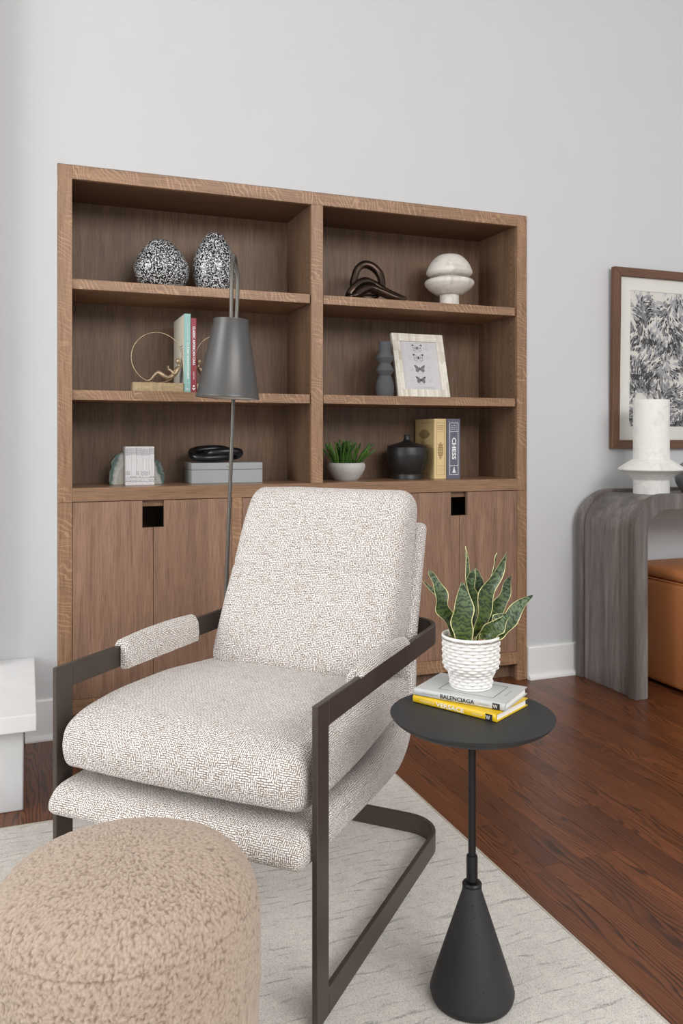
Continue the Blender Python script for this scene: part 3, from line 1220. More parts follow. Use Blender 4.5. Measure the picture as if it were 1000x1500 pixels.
# spine lettering: on the spine plane y = 0, facing -y
for bk, word, ink, x0, w_, T in ((yb, 'VERSACE', 'white_ink', 0.056, 0.064, 0.0150), (gb, 'BALENCIAGA', 'black_ink', 0.058, 0.072, 0.0145)):
    text('title', word, M[ink], bk, (x0, -0.0002, 0.0036), X3, Z3, w_, 0.0082, bold=0.014)
    text('small_title', 'LITTLE BOOK OF', M['grey_ink' if bk is gb else 'white_ink'], bk, (0.018, -0.0001, 0.0058), X3, Z3, 0.034, 0.0026)
    text('author', 'EMMANUELLE DIRIX' if bk is gb else 'LAIA FARRAN GRAVES', M['grey_ink' if bk is gb else 'white_ink'], bk, (0.138, -0.0001, 0.0058), X3, Z3, 0.022, 0.0024)
    bm = bmesh.new()
    add_flat(bm, [(0, 0), (0.015, 0), (0.015, T - 0.003), (0, T - 0.003)], (0.167, -0.0002, 0.0014), X3, Z3)
    emit('publisher_panel', bm, M['black_ink'], bk)
    text('publisher_mark', 'W', M['white_ink'], bk, (0.1685, -0.0006, 0.0032), X3, Z3, 0.0090, 0.0075)
# printed rule frame and line on the grey front cover
bm = bmesh.new()
zt = 0.0145 + 0.0002
x0, x1, y0, y1, w_ = 0.044, 0.160, 0.022, 0.106, 0.0012
for a in ((x0, x1, y0, y0 + w_), (x0, x1, y1 - w_, y1), (x0, x0 + w_, y0 + w_, y1 - w_), (x1 - w_, x1, y0 + w_, y1 - w_)):
    bm.faces.new([bm.verts.new(p) for p in ((a[0], a[2], zt), (a[1], a[2], zt), (a[1], a[3], zt), (a[0], a[3], zt))])
bm.faces.new([bm.verts.new(p) for p in ((0.1745, 0.045, zt), (0.1752, 0.045, zt), (0.1752, 0.085, zt), (0.1745, 0.085, zt))])
emit('cover_print', bm, M['black_ink'], gb)

# ---------------------------------------------------------------- snake plant
px_, py_ = 0.7405, -1.7030
sp_ = thing('snake_plant', 'artificial snake plant with yellow edged leaves in a white basket weave pot', 'plant', (px_, py_, 0.5910))
NK = 7


def weave(a, r, z):
    if z < 0.004 or z > 0.099 or r < 0.0535 and z > 0.06:
        return r
    row = (z - 0.004) / 0.0066
    i = math.floor(row)
    f = row - i
    sh = math.sin(PI * f) ** 0.8
    lens_ = math.cos(NK * a + (i % 2) * PI / 2) ** 2
    return r - 0.0016 + 0.0038 * sh * (0.15 + 0.85 * lens_)


ctrl = smooth_prof([(0.0415, 0.0), (0.0425, 0.002), (0.0430, 0.012), (0.0445, 0.024), (0.0500, 0.034), (0.0555, 0.042), (0.0570, 0.052), (0.0575, 0.080), (0.0580, 0.099)], 5)
fine = []
z = 0.0
while z <= 0.0995:
    for a, b in zip(ctrl, ctrl[1:]):
        if a[1] <= z <= b[1]:
            t = (z - a[1]) / max(1e-9, b[1] - a[1])
            fine.append((a[0] + (b[0] - a[0]) * t, z))
            break
    z += 0.0008
bm = lathe(fine + [(0.0585, 0.1005), (0.0598, 0.1030), (0.0590, 0.1055), (0.0565, 0.1062), (0.0545, 0.1050), (0.0535, 0.1000), (0.0530, 0.085)], 220, fn=weave)
rel = bm.verts.layers.float.new('relief')
for v in bm.verts:
    a_, z_ = math.atan2(v.co.y, v.co.x), v.co.z
    row = (z_ - 0.004) / 0.0066
    if z_ < 0.004 or z_ > 0.099:
        v[rel] = 1.0
    else:
        v[rel] = max(0.0, math.sin(PI * (row - math.floor(row)))) ** 0.8 * (0.15 + 0.85 * math.cos(NK * a_ + (math.floor(row) % 2) * PI / 2) ** 2)
emit('pot', bm, M['pot'], sp_, 60)
bm = bmesh.new()
for k in range(96):
    a = 2 * PI * k / 96
    bmesh.ops.create_icosphere(bm, subdivisions=1, radius=0.0017, matrix=Matrix.Translation((0.0592 * math.cos(a), 0.0592 * math.sin(a), 0.0995)))
bd = emit('rim_beading', bm, M['pot'], sp_, 80)
bd['kind'] = 'stuff'
emit('soil', lathe([(0.052, 0.086), (0.052, 0.091), (0.03, 0.0935), (0.003, 0.094)], 32), M['soil'], sp_, 60)
pebm = [plain('pebble_%d' % i, c, 0.6, var=0.15, scale=150) for i, c in enumerate(((176, 150, 122), (140, 98, 72), (206, 190, 166), (122, 82, 62), (190, 170, 150)))]
pb = []
rr = random.Random(3)
for i in range(5):
    bm = bmesh.new()
    bmesh.ops.create_icosphere(bm, subdivisions=2, radius=0.0042)
    for v in bm.verts:
        v.co = Vector((v.co.x * 1.25, v.co.y, v.co.z * 0.75)) * (1 + 0.25 * noise.noise(v.co * 300 + Vector((i, 0, 0))))
    pb.append(emit('pebble', bm, pebm[i], sp_, 80))
npeb = 0
while npeb < 85:
    a, rd = rr.uniform(0, 2 * PI), 0.049 * math.sqrt(rr.random())
    o = pb[npeb] if npeb < 5 else pb[rr.randrange(5)].copy()
    if npeb >= 5:
        COL.objects.link(o)
        o.parent = sp_
    o.location = (rd * math.cos(a), rd * math.sin(a), 0.0945 + rr.uniform(0, 0.0035))
    o.rotation_euler = (rr.uniform(-.5, .5), rr.uniform(-.5, .5), rr.uniform(0, 6))
    s = rr.uniform(0.7, 1.15)
    o.scale = (s, s, s)
    npeb += 1

VR, VF = Vector((0.934, -0.358, 0)), Vector((0.358, 0.934, 0))     # to the right of / away from the view side


def leaf(pts, width, twist=0.0, wave=0.0, seed=0, wbase=0.55, fold=0.18, peak=0.5):
    """pts: (right, up, away) control points from soil to tip, metres"""
    c = [VR * p[0] + Z3 * (p[1] + 0.094) + VF * p[2] for p in pts]
    path = [Vector(q) for q in smooth_prof([tuple(x) for x in c], 10)]
    n = len(path)
    bm = bmesh.new()
    uvl = bm.loops.layers.uv.new('UVMap')
    rr = random.Random(seed)
    f1, f2 = rr.uniform(9, 13), rr.uniform(0, 6)
    NW = 8
    front, back = [], []
    for i, p in enumerate(path):
        t = i / (n - 1)
        tg = (path[min(i + 1, n - 1)] - path[max(i - 1, 0)]).normalized()
        side = tg.cross(-VF)
        if side.length < 1e-4:
            side = VR.copy()
        side.normalize()
        if side.dot(VR) < 0:
            side = -side
        side = Matrix.Rotation(twist * (0.4 + 0.6 * t), 3, tg) @ side
        nm = side.cross(tg).normalized()
        if nm.dot(VF) > 0:
            nm = -nm
        if t < peak:
            w = wbase + (1 - wbase) * math.sin(PI / 2 * t / peak)
        else:
            w = max(0.015, math.cos(PI / 2 * (t - peak) / (1 - peak)) ** 0.85)
        w *= width / 2
        fr, bk = [], []
        for k in range(NW + 1):
            s = -1 + 2 * k / NW
            rip = 1.3 * wave * width * abs(s) ** 1.5 * math.sin(f1 * t + f2 + (1.3 if s > 0 else 0)) * min(1, 3 * t) * (1.0 if t < 0.95 else 0.4)
            shf = wave * width * 0.75 * math.sin(f1 * 0.9 * t + f2) * min(1, 3 * t)
            edge = 1.0 + (0.9 * wave + 0.04) * math.sin(f1 * 1.7 * t + f2 * 2 + (1.9 if s > 0 else 0.0)) * min(1, 4 * t) * abs(s)
            q = p + side * (s * w * edge + shf) + nm * (-fold * width * (1 - s * s) * min(1, 4 * (1 - t)) + rip * 0.8)
            fr.append(bm.verts.new(q + nm * 0.0005))
            bk.append(bm.verts.new(q - nm * 0.0005))
        front.append(fr)
        back.append(bk)

    def quad(a, b, c_, d, uv):
        f = bm.faces.new((a, b, c_, d))
        for lp, q in zip(f.loops, uv):
            lp[uvl].uv = q
    for i in range(n - 1):
        t0, t1 = i / (n - 1), (i + 1) / (n - 1)
        for k in range(NW):
            a, b = k / NW, (k + 1) / NW
            quad(front[i][k], front[i][k + 1], front[i + 1][k + 1], front[i + 1][k], ((a, t0), (b, t0), (b, t1), (a, t1)))
            quad(back[i][k + 1], back[i][k], back[i + 1][k], back[i + 1][k + 1], ((b, t0), (a, t0), (a, t1), (b, t1)))
        quad(front[i][0], front[i + 1][0], back[i + 1][0], back[i][0], ((0, t0), (0, t1), (0, t1), (0, t0)))
        quad(front[i + 1][NW], front[i][NW], back[i][NW], back[i + 1][NW], ((1, t1), (1, t0), (1, t0), (1, t1)))
    bmesh.ops.recalc_face_normals(bm, faces=list(bm.faces))
    emit('leaf', bm, M['leaf'], sp_, 70)


u_ = 0.001395
def lp(*p):
    return [((x - 689.5) * u_, (928 - y) * u_, d) for x, y, d in p]


leaf(lp((690, 930, .012), (693, 880, .016), (688, 835, .018), (682.6, 793, .016)), 0.016, 1.1, 0.12, 1, 0.7)
leaf(lp((672, 932, .004), (655, 893, .0), (643, 858, -.002), (630, 825, .0)), 0.028, 0.35, 0.16, 2, 0.5)
leaf(lp((668, 932, .018), (657, 895, .022), (643, 866, .024), (620, 845, .026)), 0.013, 1.0, 0.08, 3, 0.6)
leaf(lp((692, 930, .010), (694, 885, .012), (690, 850, .010), (693, 825, .006)), 0.027, -0.5, 0.10, 5, 0.6)
leaf(lp((696, 930, .020), (701, 890, .024), (704, 855, .026), (700, 826, .026)), 0.025, 0.3, 0.10, 6, 0.6)
leaf(lp((697, 931, .014), (708, 885, .012), (720, 840, .010), (730, 802, .008)), 0.018, 0.9, 0.20, 7, 0.6)
leaf(lp((697, 932, -.006), (706, 890, -.006), (722, 845, -.004), (740, 799, .0)), 0.032, 0.25, 0.16, 8, 0.55, 0.16, 0.42)
leaf(lp((708, 931, .012), (722, 895, .010), (738, 865, .008), (751, 836, .006)), 0.027, -0.35, 0.16, 9, 0.55)
leaf(lp((676, 934, -.030), (674, 905, -.034), (675, 875, -.032), (674, 841, -.024)), 0.044, 0.1, 0.05, 4, 0.66, 0.14, 0.5)
leaf(lp((704, 934, -.022), (718, 915, -.022), (745, 893, -.016), (779, 862, -.006)), 0.036, -0.35, 0.13, 10, 0.6)
leaf(lp((702, 931, -.020), (712, 913, -.026), (727, 900, -.026), (742, 889, -.014)), 0.034, -0.5, 0.12, 11, 0.75, 0.24, 0.62)

# ---------------------------------------------------------------- floor lamp
lm = thing('floor_lamp', 'gunmetal floor lamp with a cone shade hanging from a hooked pole', 'lamp', (0.522, -0.362, 0.0))
emit('lamp_base', lathe(smooth_prof([(0.125, 0.0), (0.130, 0.003), (0.130, 0.016), (0.126, 0.020), (0.02, 0.023), (0.010, 0.024)], 4), 64), M['gunmetal'], lm, 40)
px0, pz0 = Vector((0.0, 0.0, 0.022)), None
P1 = Vector((0.052, -0.016, 1.49))
OFF = Vector((-0.041, -0.102, 0.0))
pole_pts = [px0 + (P1 - px0) * (k / 8) for k in range(9)]
arch = smooth_prof([tuple(q) for q in (P1, P1 + Vector((0.004, -0.001, 0.10)), P1 + Vector((0.004, -0.006, 0.165)), P1 + OFF * 0.22 + Vector((0.003, 0, 0.208)), P1 + OFF * 0.5 + Vector((0.002, 0, 0.225)),
                                       P1 + OFF * 0.78 + Vector((0.001, 0, 0.205)), P1 + OFF * 0.95 + Vector((0, 0, 0.155)), P1 + OFF * 1.0 + Vector((0, 0, 0.09)), P1 + OFF + Vector((-0.001, 0, 0.004)))], 8)
bm = bmesh.new()
add_tube(bm, pole_pts[:-1] + arch, 0.0068, 14)
bmesh.ops.recalc_face_normals(bm, faces=list(bm.faces))
emit('pole', bm, M['pole'], lm, 60)
SH = P1 + OFF + Vector((-0.001, 0, 0.0))
tilt = Matrix.Translation(SH) @ Matrix.Rotation(math.radians(2.6), 4, Vector((0.24, 0.97, 0.0)))
bm = lathe([(0.008, 0.004), (0.040, 0.003), (0.0560, 0.0015), (0.0585, 0.0005), (0.0588, -0.003), (0.0575, -0.006), (0.1040, -0.252), (0.1060, -0.256), (0.1062, -0.260), (0.1045, -0.2615)], 72, cap1=False)
bm.transform(tilt)
emit('lamp_shade', bm, M['gunmetal'], lm, 40)
bm = lathe([(0.006, -0.001), (0.050, -0.004), (0.0555, -0.008), (0.1030, -0.2600)], 72, cap1=False)
for f in bm.faces:
    f.normal_flip()
bm.transform(tilt)
emit('shade_lining', bm, M['lampin'], lm, 40)
bm = lathe([(0.016, -0.002), (0.016, -0.055), (0.012, -0.058)], 20)
bm.transform(tilt)
emit('socket', bm, M['blackrod'], lm, 40)
bm = lathe(smooth_prof([(0.012, -0.058), (0.014, -0.07), (0.026, -0.10), (0.029, -0.118), (0.022, -0.142), (0.003, -0.150)], 4), 24)
bm.transform(tilt)
emit('bulb', bm, M['lampin'], lm, 60)

# ---------------------------------------------------------------- top shelf: speckled vases, knot, mushroom vase
def egg(name, label, x, y, pts, lean):
    bm = bmesh.new()
    add_lathe(bm, smooth_prof(pts, 6), 64)
    zt = pts[-1][1]
    for v in bm.verts:
        t = max(0.0, v.co.z / zt)
        v.co.x += lean * t * t
        v.co.y *= 0.92
    t_ = emit(name, bm, M['speckle'], None, 60)
    t_.location = (x, y, S1 + 0.0005)
    return tag(t_, label, 'vase', 'speckled glass vases')


egg('speckled_vase', 'squat black and white speckled egg vase, left of the pair on the upper left shelf', 0.4005, 0.15,
    [(0.050, 0.0), (0.066, 0.004), (0.095, 0.032), (0.1100, 0.078), (0.1075, 0.100), (0.092, 0.134), (0.071, 0.164), (0.048, 0.189), (0.030, 0.200), (0.014, 0.205), (0.003, 0.2055)], -0.009)
egg('speckled_vase', 'tall black and white speckled egg vase, right of the pair, partly behind the lamp hook', 0.611, 0.15,
    [(0.052, 0.0), (0.062, 0.004), (0.081, 0.045), (0.0900, 0.100), (0.0850, 0.138), (0.070, 0.178), (0.051, 0.214), (0.036, 0.238), (0.028, 0.245), (0.016, 0.249), (0.003, 0.2495)], 0.001)

mv = emit('mushroom_vase', lathe(smooth_prof([(0.0460, 0.0), (0.0445, 0.030), (0.0440, 0.060), (0.0455, 0.066)], 3) + smooth_prof([(0.060, 0.068), (0.092, 0.090), (0.110, 0.110), (0.1135, 0.121), (0.110, 0.130), (0.098, 0.137), (0.070, 0.141)], 5)
                                + [(0.060, 0.142), (0.059, 0.149)] + smooth_prof([(0.075, 0.1495), (0.094, 0.153), (0.1045, 0.163), (0.1055, 0.172), (0.098, 0.192), (0.083, 0.218), (0.064, 0.238), (0.050, 0.247), (0.042, 0.249), (0.035, 0.247), (0.030, 0.235)], 5), 72), M['ivory'], None, 40)
mv.location = (1.707, 0.17, S1 + 0.0005)
tag(mv, 'chalky white mushroom shaped vase on the upper right shelf', 'vase')

kn = thing('knot_sculpture', 'dark polished bronze interlocked loop sculpture on the upper right shelf', 'sculpture', (1.29, 0.13, S1))


def bar_loop(name, pts, w, t, closed=True):
    """rounded flat bar swept along points"""
    bm = bmesh.new()
    P = [Vector(p) for p in pts]
    n = len(P)
    nrm = Vector((0, 0, 0))
    c = sum(P, Vector((0, 0, 0))) / n
    for i in range(n):
        nrm += (P[i] - c).cross(P[(i + 1) % n] - c)
    nrm.normalize()
    rings = []
    for i in range(n):
        if closed:
            tg = (P[(i + 1) % n] - P[i - 1]).normalized()
        else:
            tg = (P[min(i + 1, n - 1)] - P[max(i - 1, 0)]).normalized()
        side = nrm.cross(tg).normalized()
        ring = []
        for k in range(12):
            a = 2 * PI * k / 12
            ca, sa = math.cos(a), math.sin(a)
            ca = math.copysign(abs(ca) ** 0.6, ca)
            sa = math.copysign(abs(sa) ** 0.6, sa)
            ring.append(bm.verts.new(P[i] + side * (t / 2 * ca) + nrm * (w / 2 * sa)))
        rings.append(ring)
    m = n if closed else n - 1
    for i in range(m):
        a, b = rings[i], rings[(i + 1) % n]
        for k in range(12):
            bm.faces.new((a[k], a[(k + 1) % 12], b[(k + 1) % 12], b[k]))
    if not closed:
        bm.faces.new(list(reversed(rings[0])))
        bm.faces.new(rings[-1])
    bmesh.ops.recalc_face_normals(bm, faces=list(bm.faces))
    return emit(name, bm, M['knot'], kn, 50)


# tall loop: standing oval passing through the lying loop (local x right, y away, z up)
lp1 = smooth_closed([(-0.070, 0.010, 0.078), (-0.062, 0.016, 0.112), (-0.046, 0.020, 0.150), (-0.014, 0.022, 0.172), (0.024, 0.020, 0.165), (0.054, 0.012, 0.134), (0.060, 0.0, 0.094), (0.050, -0.010, 0.060), (0.022, -0.012, 0.032), (-0.016, -0.006, 0.022), (-0.050, 0.002, 0.042)], 5)
bar_loop('loop', lp1, 0.036, 0.031)
lp2 = smooth_closed([(-0.118, -0.052, 0.013), (-0.098, -0.050, 0.046), (-0.060, -0.040, 0.078), (-0.020, -0.026, 0.089), (0.020, -0.014, 0.079), (0.072, -0.030, 0.046), (0.118, -0.045, 0.024), (0.136, -0.060, 0.012),
                     (0.100, -0.078, 0.012), (0.040, -0.066, 0.036), (-0.020, -0.062, 0.053), (-0.070, -0.072, 0.034), (-0.100, -0.076, 0.012)], 5)
bar_loop('loop', lp2, 0.034, 0.030)

# ---------------------------------------------------------------- middle shelf left: bookends with reading figures, two books
def reader(name, label, x, mirror):
    b = thing(name, label, 'bookend', (x, 0.065, S2 + 0.0004), 0.0, 'figure bookends')
    s = -1 if mirror else 1
    L = 0.194
    emit('block', box(-L / 2, L / 2, -0.034, 0.034, 0.0, 0.0350, 0.0012), M['goldblock'], b)
    zc, R = 0.0350 + 0.0988, 0.0982
    pts = [(s * R * math.cos(2 * PI * k / 72), 0.0, zc + R * math.sin(2 * PI * k / 72)) for k in range(72)]
    emit('ring', tube(pts, 0.0020, 8, True), M['gold'], b, 60)
    # one continuous figure grown with a skin modifier along its skeleton
    J = {  # name: (x, y, z, radius)   x, z relative to the ring centre
        'hip': (0.046, 0.0, -0.0760, 0.0090), 'waist': (0.060, 0.0, -0.0680, 0.0085), 'chest': (0.077, 0.0, -0.0500, 0.0105), 'neckb': (0.0850, 0.0, -0.0330, 0.0055),
        'neck': (0.0855, 0.0, -0.0250, 0.0040), 'headb': (0.0845, 0.0, -0.0170, 0.0072), 'head': (0.0835, 0.0, -0.0080, 0.0100), 'crown': (0.0845, 0.0, 0.0010, 0.0070),
        'lhip': (0.040, -0.0080, -0.0790, 0.0072), 'lthigh': (0.022, -0.0100, -0.0690, 0.0068), 'lknee': (0.001, -0.0100, -0.0565, 0.0060), 'lcalf': (-0.012, -0.0095, -0.0700, 0.0050), 'lank': (-0.027, -0.009, -0.0880, 0.0034), 'ltoe': (-0.040, -0.010, -0.0905, 0.0030),
        'rhip': (0.040, 0.0080, -0.0790, 0.0072), 'rthigh': (0.024, 0.0110, -0.0660, 0.0068), 'rknee': (0.006, 0.0110, -0.0520, 0.0060), 'rcalf': (-0.006, 0.0105, -0.0660, 0.0050), 'rank': (-0.020, 0.010, -0.0860, 0.0034), 'rtoe': (-0.033, 0.011, -0.0900, 0.0030),
        'lsho': (0.0790, -0.0125, -0.0385, 0.0058), 'lelb': (0.0660, -0.0170, -0.0640, 0.0044), 'lwri': (0.0500, -0.0105, -0.0480, 0.0032), 'lhand': (0.0440, -0.0080, -0.0435, 0.0036),
        'rsho': (0.0790, 0.0125, -0.0385, 0.0058), 'relb': (0.0670, 0.0170, -0.0620, 0.0044), 'rwri': (0.0510, 0.0105, -0.0470, 0.0032), 'rhand': (0.0450, 0.0080, -0.0425, 0.0036),
        'nose': (0.0728, 0.0, -0.0105, 0.0022), 'lear': (0.0860, -0.0098, -0.0085, 0.0020), 'rear': (0.0860, 0.0098, -0.0085, 0.0020)}
    E_ = [('hip', 'waist'), ('waist', 'chest'), ('chest', 'neckb'), ('neckb', 'neck'), ('neck', 'headb'), ('headb', 'head'), ('head', 'crown'),
          ('hip', 'lhip'), ('lhip', 'lthigh'), ('lthigh', 'lknee'), ('lknee', 'lcalf'), ('lcalf', 'lank'), ('lank', 'ltoe'),
          ('hip', 'rhip'), ('rhip', 'rthigh'), ('rthigh', 'rknee'), ('rknee', 'rcalf'), ('rcalf', 'rank'), ('rank', 'rtoe'),
          ('chest', 'lsho'), ('lsho', 'lelb'), ('lelb', 'lwri'), ('lwri', 'lhand'), ('chest', 'rsho'), ('rsho', 'relb'), ('relb', 'rwri'), ('rwri', 'rhand'),
          ('head', 'nose'), ('head', 'lear'), ('head', 'rear')]
    SC_ = 10.0
    names = list(J)
    me = bpy.data.meshes.new('figure')
    me.from_pydata([(s * J[k][0] * SC_, J[k][1] * SC_, J[k][2] * SC_) for k in names], [(names.index(a), names.index(c)) for a, c in E_], [])
    tmp = bpy.data.objects.new('figure_tmp', me)
    COL.objects.link(tmp)
    sk = tmp.modifiers.new('skin', 'SKIN')
    for i, k in enumerate(names):
        d = me.skin_vertices[0].data[i]
        d.radius = (J[k][3] * SC_ * 1.25, J[k][3] * SC_ * 1.25)
        d.use_root = (k == 'hip')
    ss = tmp.modifiers.new('sub', 'SUBSURF')
    ss.levels = 2
    ss.render_levels = 2
    dg = bpy.context.evaluated_depsgraph_get()
    m2 = bpy.data.meshes.new_from_object(tmp.evaluated_get(dg))
    bpy.data.objects.remove(tmp)
    m2.transform(Matrix.Translation((0, 0, zc)) @ Matrix.Scale(1 / SC_, 4))
    for p in m2.polygons:
        p.use_smooth = True
    m2.materials.clear()
    m2.materials.append(M['gold'])
    m2.name = 'figure'
    fo = bpy.data.objects.new('figure', m2)
    COL.objects.link(fo)
    fo.parent = b
    # open book held in both hands
    bm = bmesh.new()
    c = Vector((s * 0.0415, 0.0, zc - 0.0395))
    for sg in (-1, 1):
        a = [c + Vector((s * dx, sg * dy, dz_)) for dx, dy, dz_ in ((0, 0, -0.009), (0.003, 0.011, -0.0085), (0.001, 0.011, 0.0090), (-0.003, 0, 0.0095))]
        f0 = [bm.verts.new(q) for q in a]
        f1 = [bm.verts.new(q + Vector((s * -0.0018, 0, 0))) for q in a]
        bm.faces.new(f0)
        bm.faces.new(list(reversed(f1)))
        for i in range(4):
            bm.faces.new((f0[i], f1[i], f1[(i + 1) % 4], f0[(i + 1) % 4]))
    bmesh.ops.recalc_face_normals(bm, faces=list(bm.faces))
    emit('small_book', bm, M['gold'], b)
    return b


reader('figure_bookend', 'gold bookend with a figure reading in a ring, left of the teal book', 0.3680, False)
reader('figure_bookend', 'gold ring bookend right of the red book, mostly hidden behind the lamp shade', 0.6140, True)


def upright_book(name, label, x0, x1, yf, depth, z0, h_, cover, group, cat='book'):
    """standing book, spine towards -y"""
    w = x1 - x0
    b = thing(name, label, cat, (x0, yf, z0), 0.0, group)
    bt = min(0.0028, w * 0.12)
    bm = bmesh.new()
    pl = [(0, 0.003), (0.002, 0.0006), (w / 2, 0.0), (w - 0.002, 0.0006), (w, 0.003), (w, depth), (w - bt, depth), (w - bt, 0.0042), (bt, 0.0042), (bt, depth), (0, depth)]
    a = [bm.verts.new((x, y, 0)) for x, y in pl]
    c = [bm.verts.new((x, y, h_)) for x, y in pl]
    for i in range(len(pl)):
        j = (i + 1) % len(pl)
        bm.faces.new((a[i], a[j], c[j], c[i]))
    bm.faces.new(list(reversed(a)))
    bm.faces.new(c)
    bmesh.ops.recalc_face_normals(bm, faces=list(bm.faces))
    emit('cover', bm, M[cover], b)
    emit('pages', box(bt + 0.0001, w - bt - 0.0001, 0.0045, depth - 0.004, 0.003, h_ - 0.003), M['paper'], b)
    return b


M['teal'] = plain('teal_cover', (140, 184, 178), 0.45, var=0.03)
M['cream_cover'] = plain('cream_cover', (238, 234, 216), 0.5, var=0.03)
M['red'] = plain('red_cover', (140, 44, 54), 0.45, var=0.04)
M['straw'] = plain('straw_yellow_cover', (224, 198, 144), 0.5, var=0.03)
M['slate'] = plain('slate_blue_cover', (98, 100, 118), 0.5, var=0.03)
DN = Vector((0, 0, -1))

tbk = upright_book('car_book', 'teal spined car book standing between the gold bookends, left of the red book', 0.4675, 0.4930, 0.030, 0.245, S2 + 0.0004, 0.306, 'teal', 'car books between the bookends')
bm = bmesh.new()
add_flat(bm, [(0, 0), (0.238, 0), (0.238, 0.302), (0, 0.302)], (-0.0003, 0.241, 0.002), -Y3, Z3)
emit('front_jacket', bm, M['cream_cover'], tbk)
text('title', 'CLASSIC VOLKSWAGENS', M['white_ink'], tbk, (0.0095, -0.0003, 0.194), DN, X3, 0.142, 0.0090, bold=0.018)
text('small_title', 'THE COMPLETE BOOK OF', M['white_ink'], tbk, (0.0115, -0.0003, 0.266), DN, X3, 0.066, 0.0040)
text('publisher_mark', 'm', M['white_ink'], tbk, (0.007, -0.0003, 0.008), X3, Z3, 0.011, 0.0075)
bm = bmesh.new()
add_flat(bm, [(0.002, 0.0365), (0.0235, 0.0365), (0.0235, 0.0371), (0.002, 0.0371)], (0, -0.0003, 0), X3, Z3)
emit('spine_rule', bm, M['white_ink'], tbk)
# jacket print on the side that faces left: a title block and a small car seen end-on
bm = bmesh.new()
for k, (a, b_, w_) in enumerate(((0.030, 0.183, 0.055), (0.030, 0.172, 0.055), (0.045, 0.161, 0.040))):
    add_flat(bm, [(a, b_), (a + w_, b_), (a + w_, b_ + 0.004), (a, b_ + 0.004)], (-0.0006, 0.2410 - 0.12, 0.0), -Y3, Z3)
add_flat(bm, [(0.02, 0.03), (0.11, 0.03), (0.11, 0.075), (0.098, 0.085), (0.09, 0.125), (0.075, 0.142), (0.055, 0.142), (0.04, 0.125), (0.032, 0.085), (0.02, 0.075)], (-0.0006, 0.2410 - 0.118, 0.0), -Y3, Z3)
emit('jacket_print', bm, M['grey_ink'], tbk)

rbk = upright_book('car_book', 'dark red car book standing between the gold bookends, right of the teal book', 0.4934, 0.5152, 0.030, 0.225, S2 + 0.0004, 0.290, 'red', 'car books between the bookends')
text('title', 'CLASSIC AMERICAN CARS', M['white_ink'], rbk, (0.0065, -0.0003, 0.258), DN, X3, 0.152, 0.0096, bold=0.022)
text('author', 'CHEETHAM', M['white_ink'], rbk, (0.0082, -0.0003, 0.081), DN, X3, 0.030, 0.0046)
bm = bmesh.new()
for cx, cz, s in ((0.0108, 0.0245, 0.0042), (0.0072, 0.0150, 0.0030), (0.0140, 0.0150, 0.0030), (0.0106, 0.0110, 0.0026)):
    add_flat(bm, [(cx + s * math.cos(k * PI / 3), cz + s * math.sin(k * PI / 3)) for k in range(6)], (0, -0.0003, 0), X3, Z3)
emit('publisher_mark', bm, M['white_ink'], rbk)

# ---------------------------------------------------------------- middle shelf right: charcoal vase, bone frame
cv = emit('zigzag_vase', lathe([(0.034, 0.0), (0.0360, 0.001), (0.0385, 0.012), (0.0400, 0.028), (0.0398, 0.046), (0.0370, 0.066), (0.0305, 0.084), (0.0265, 0.0925), (0.0400, 0.1140), (0.0396, 0.1155), (0.0258, 0.1430), (0.0258, 0.1455),
                                (0.0400, 0.1695), (0.0396, 0.1712), (0.0270, 0.1930), (0.0262, 0.2030), (0.0265, 0.2385), (0.0260, 0.2400), (0.0225, 0.2400), (0.0215, 0.21)], 56), M['charcoal'], None, 28)
cv.location = (1.352, 0.10, S2 + 0.0004)
tag(cv, 'slim charcoal ceramic vase with a zigzag profile beside the butterfly print', 'vase')

FW, FH, FB = 0.253, 0.2985, 0.036
lean = math.atan2(0.080, 0.2885)
pf = thing('picture_frame', 'bone inlay picture frame with four butterflies leaning on the middle right shelf', 'picture frame', (1.5295, 0.0645, S2 + 0.0006))
pf.rotation_euler = (-lean, 0, 0)
hw = FW / 2
for a in ((-hw, hw, 0, FB), (-hw, hw, FH - FB, FH)):
    emit('frame_rail', box(a[0], a[1], 0.0012, 0.016, a[2], a[3], 0.0006), M['mat'], pf)
for a in ((-hw, -hw + FB), (hw - FB, hw)):
    emit('frame_stile', box(a[0], a[1], 0.0012, 0.016, FB + 0.0001, FH - FB - 0.0001, 0.0006), M['mat'], pf)
tiles = {}
def tile(x0, x1, z0, z1):
    w, hh = round(x1 - x0, 4), round(z1 - z0, 4)
    if (w, hh) not in tiles:
        tiles[(w, hh)] = emit('inlay_tile', box(0.0002, w - 0.0002, 0.0, 0.0012, 0.0002, hh - 0.0002, 0.0002), M['bone'], pf)
        o = tiles[(w, hh)]
    else:
        o = tiles[(w, hh)].copy()
        COL.objects.link(o)
        o.parent = pf
    o.location = (x0, 0, z0)


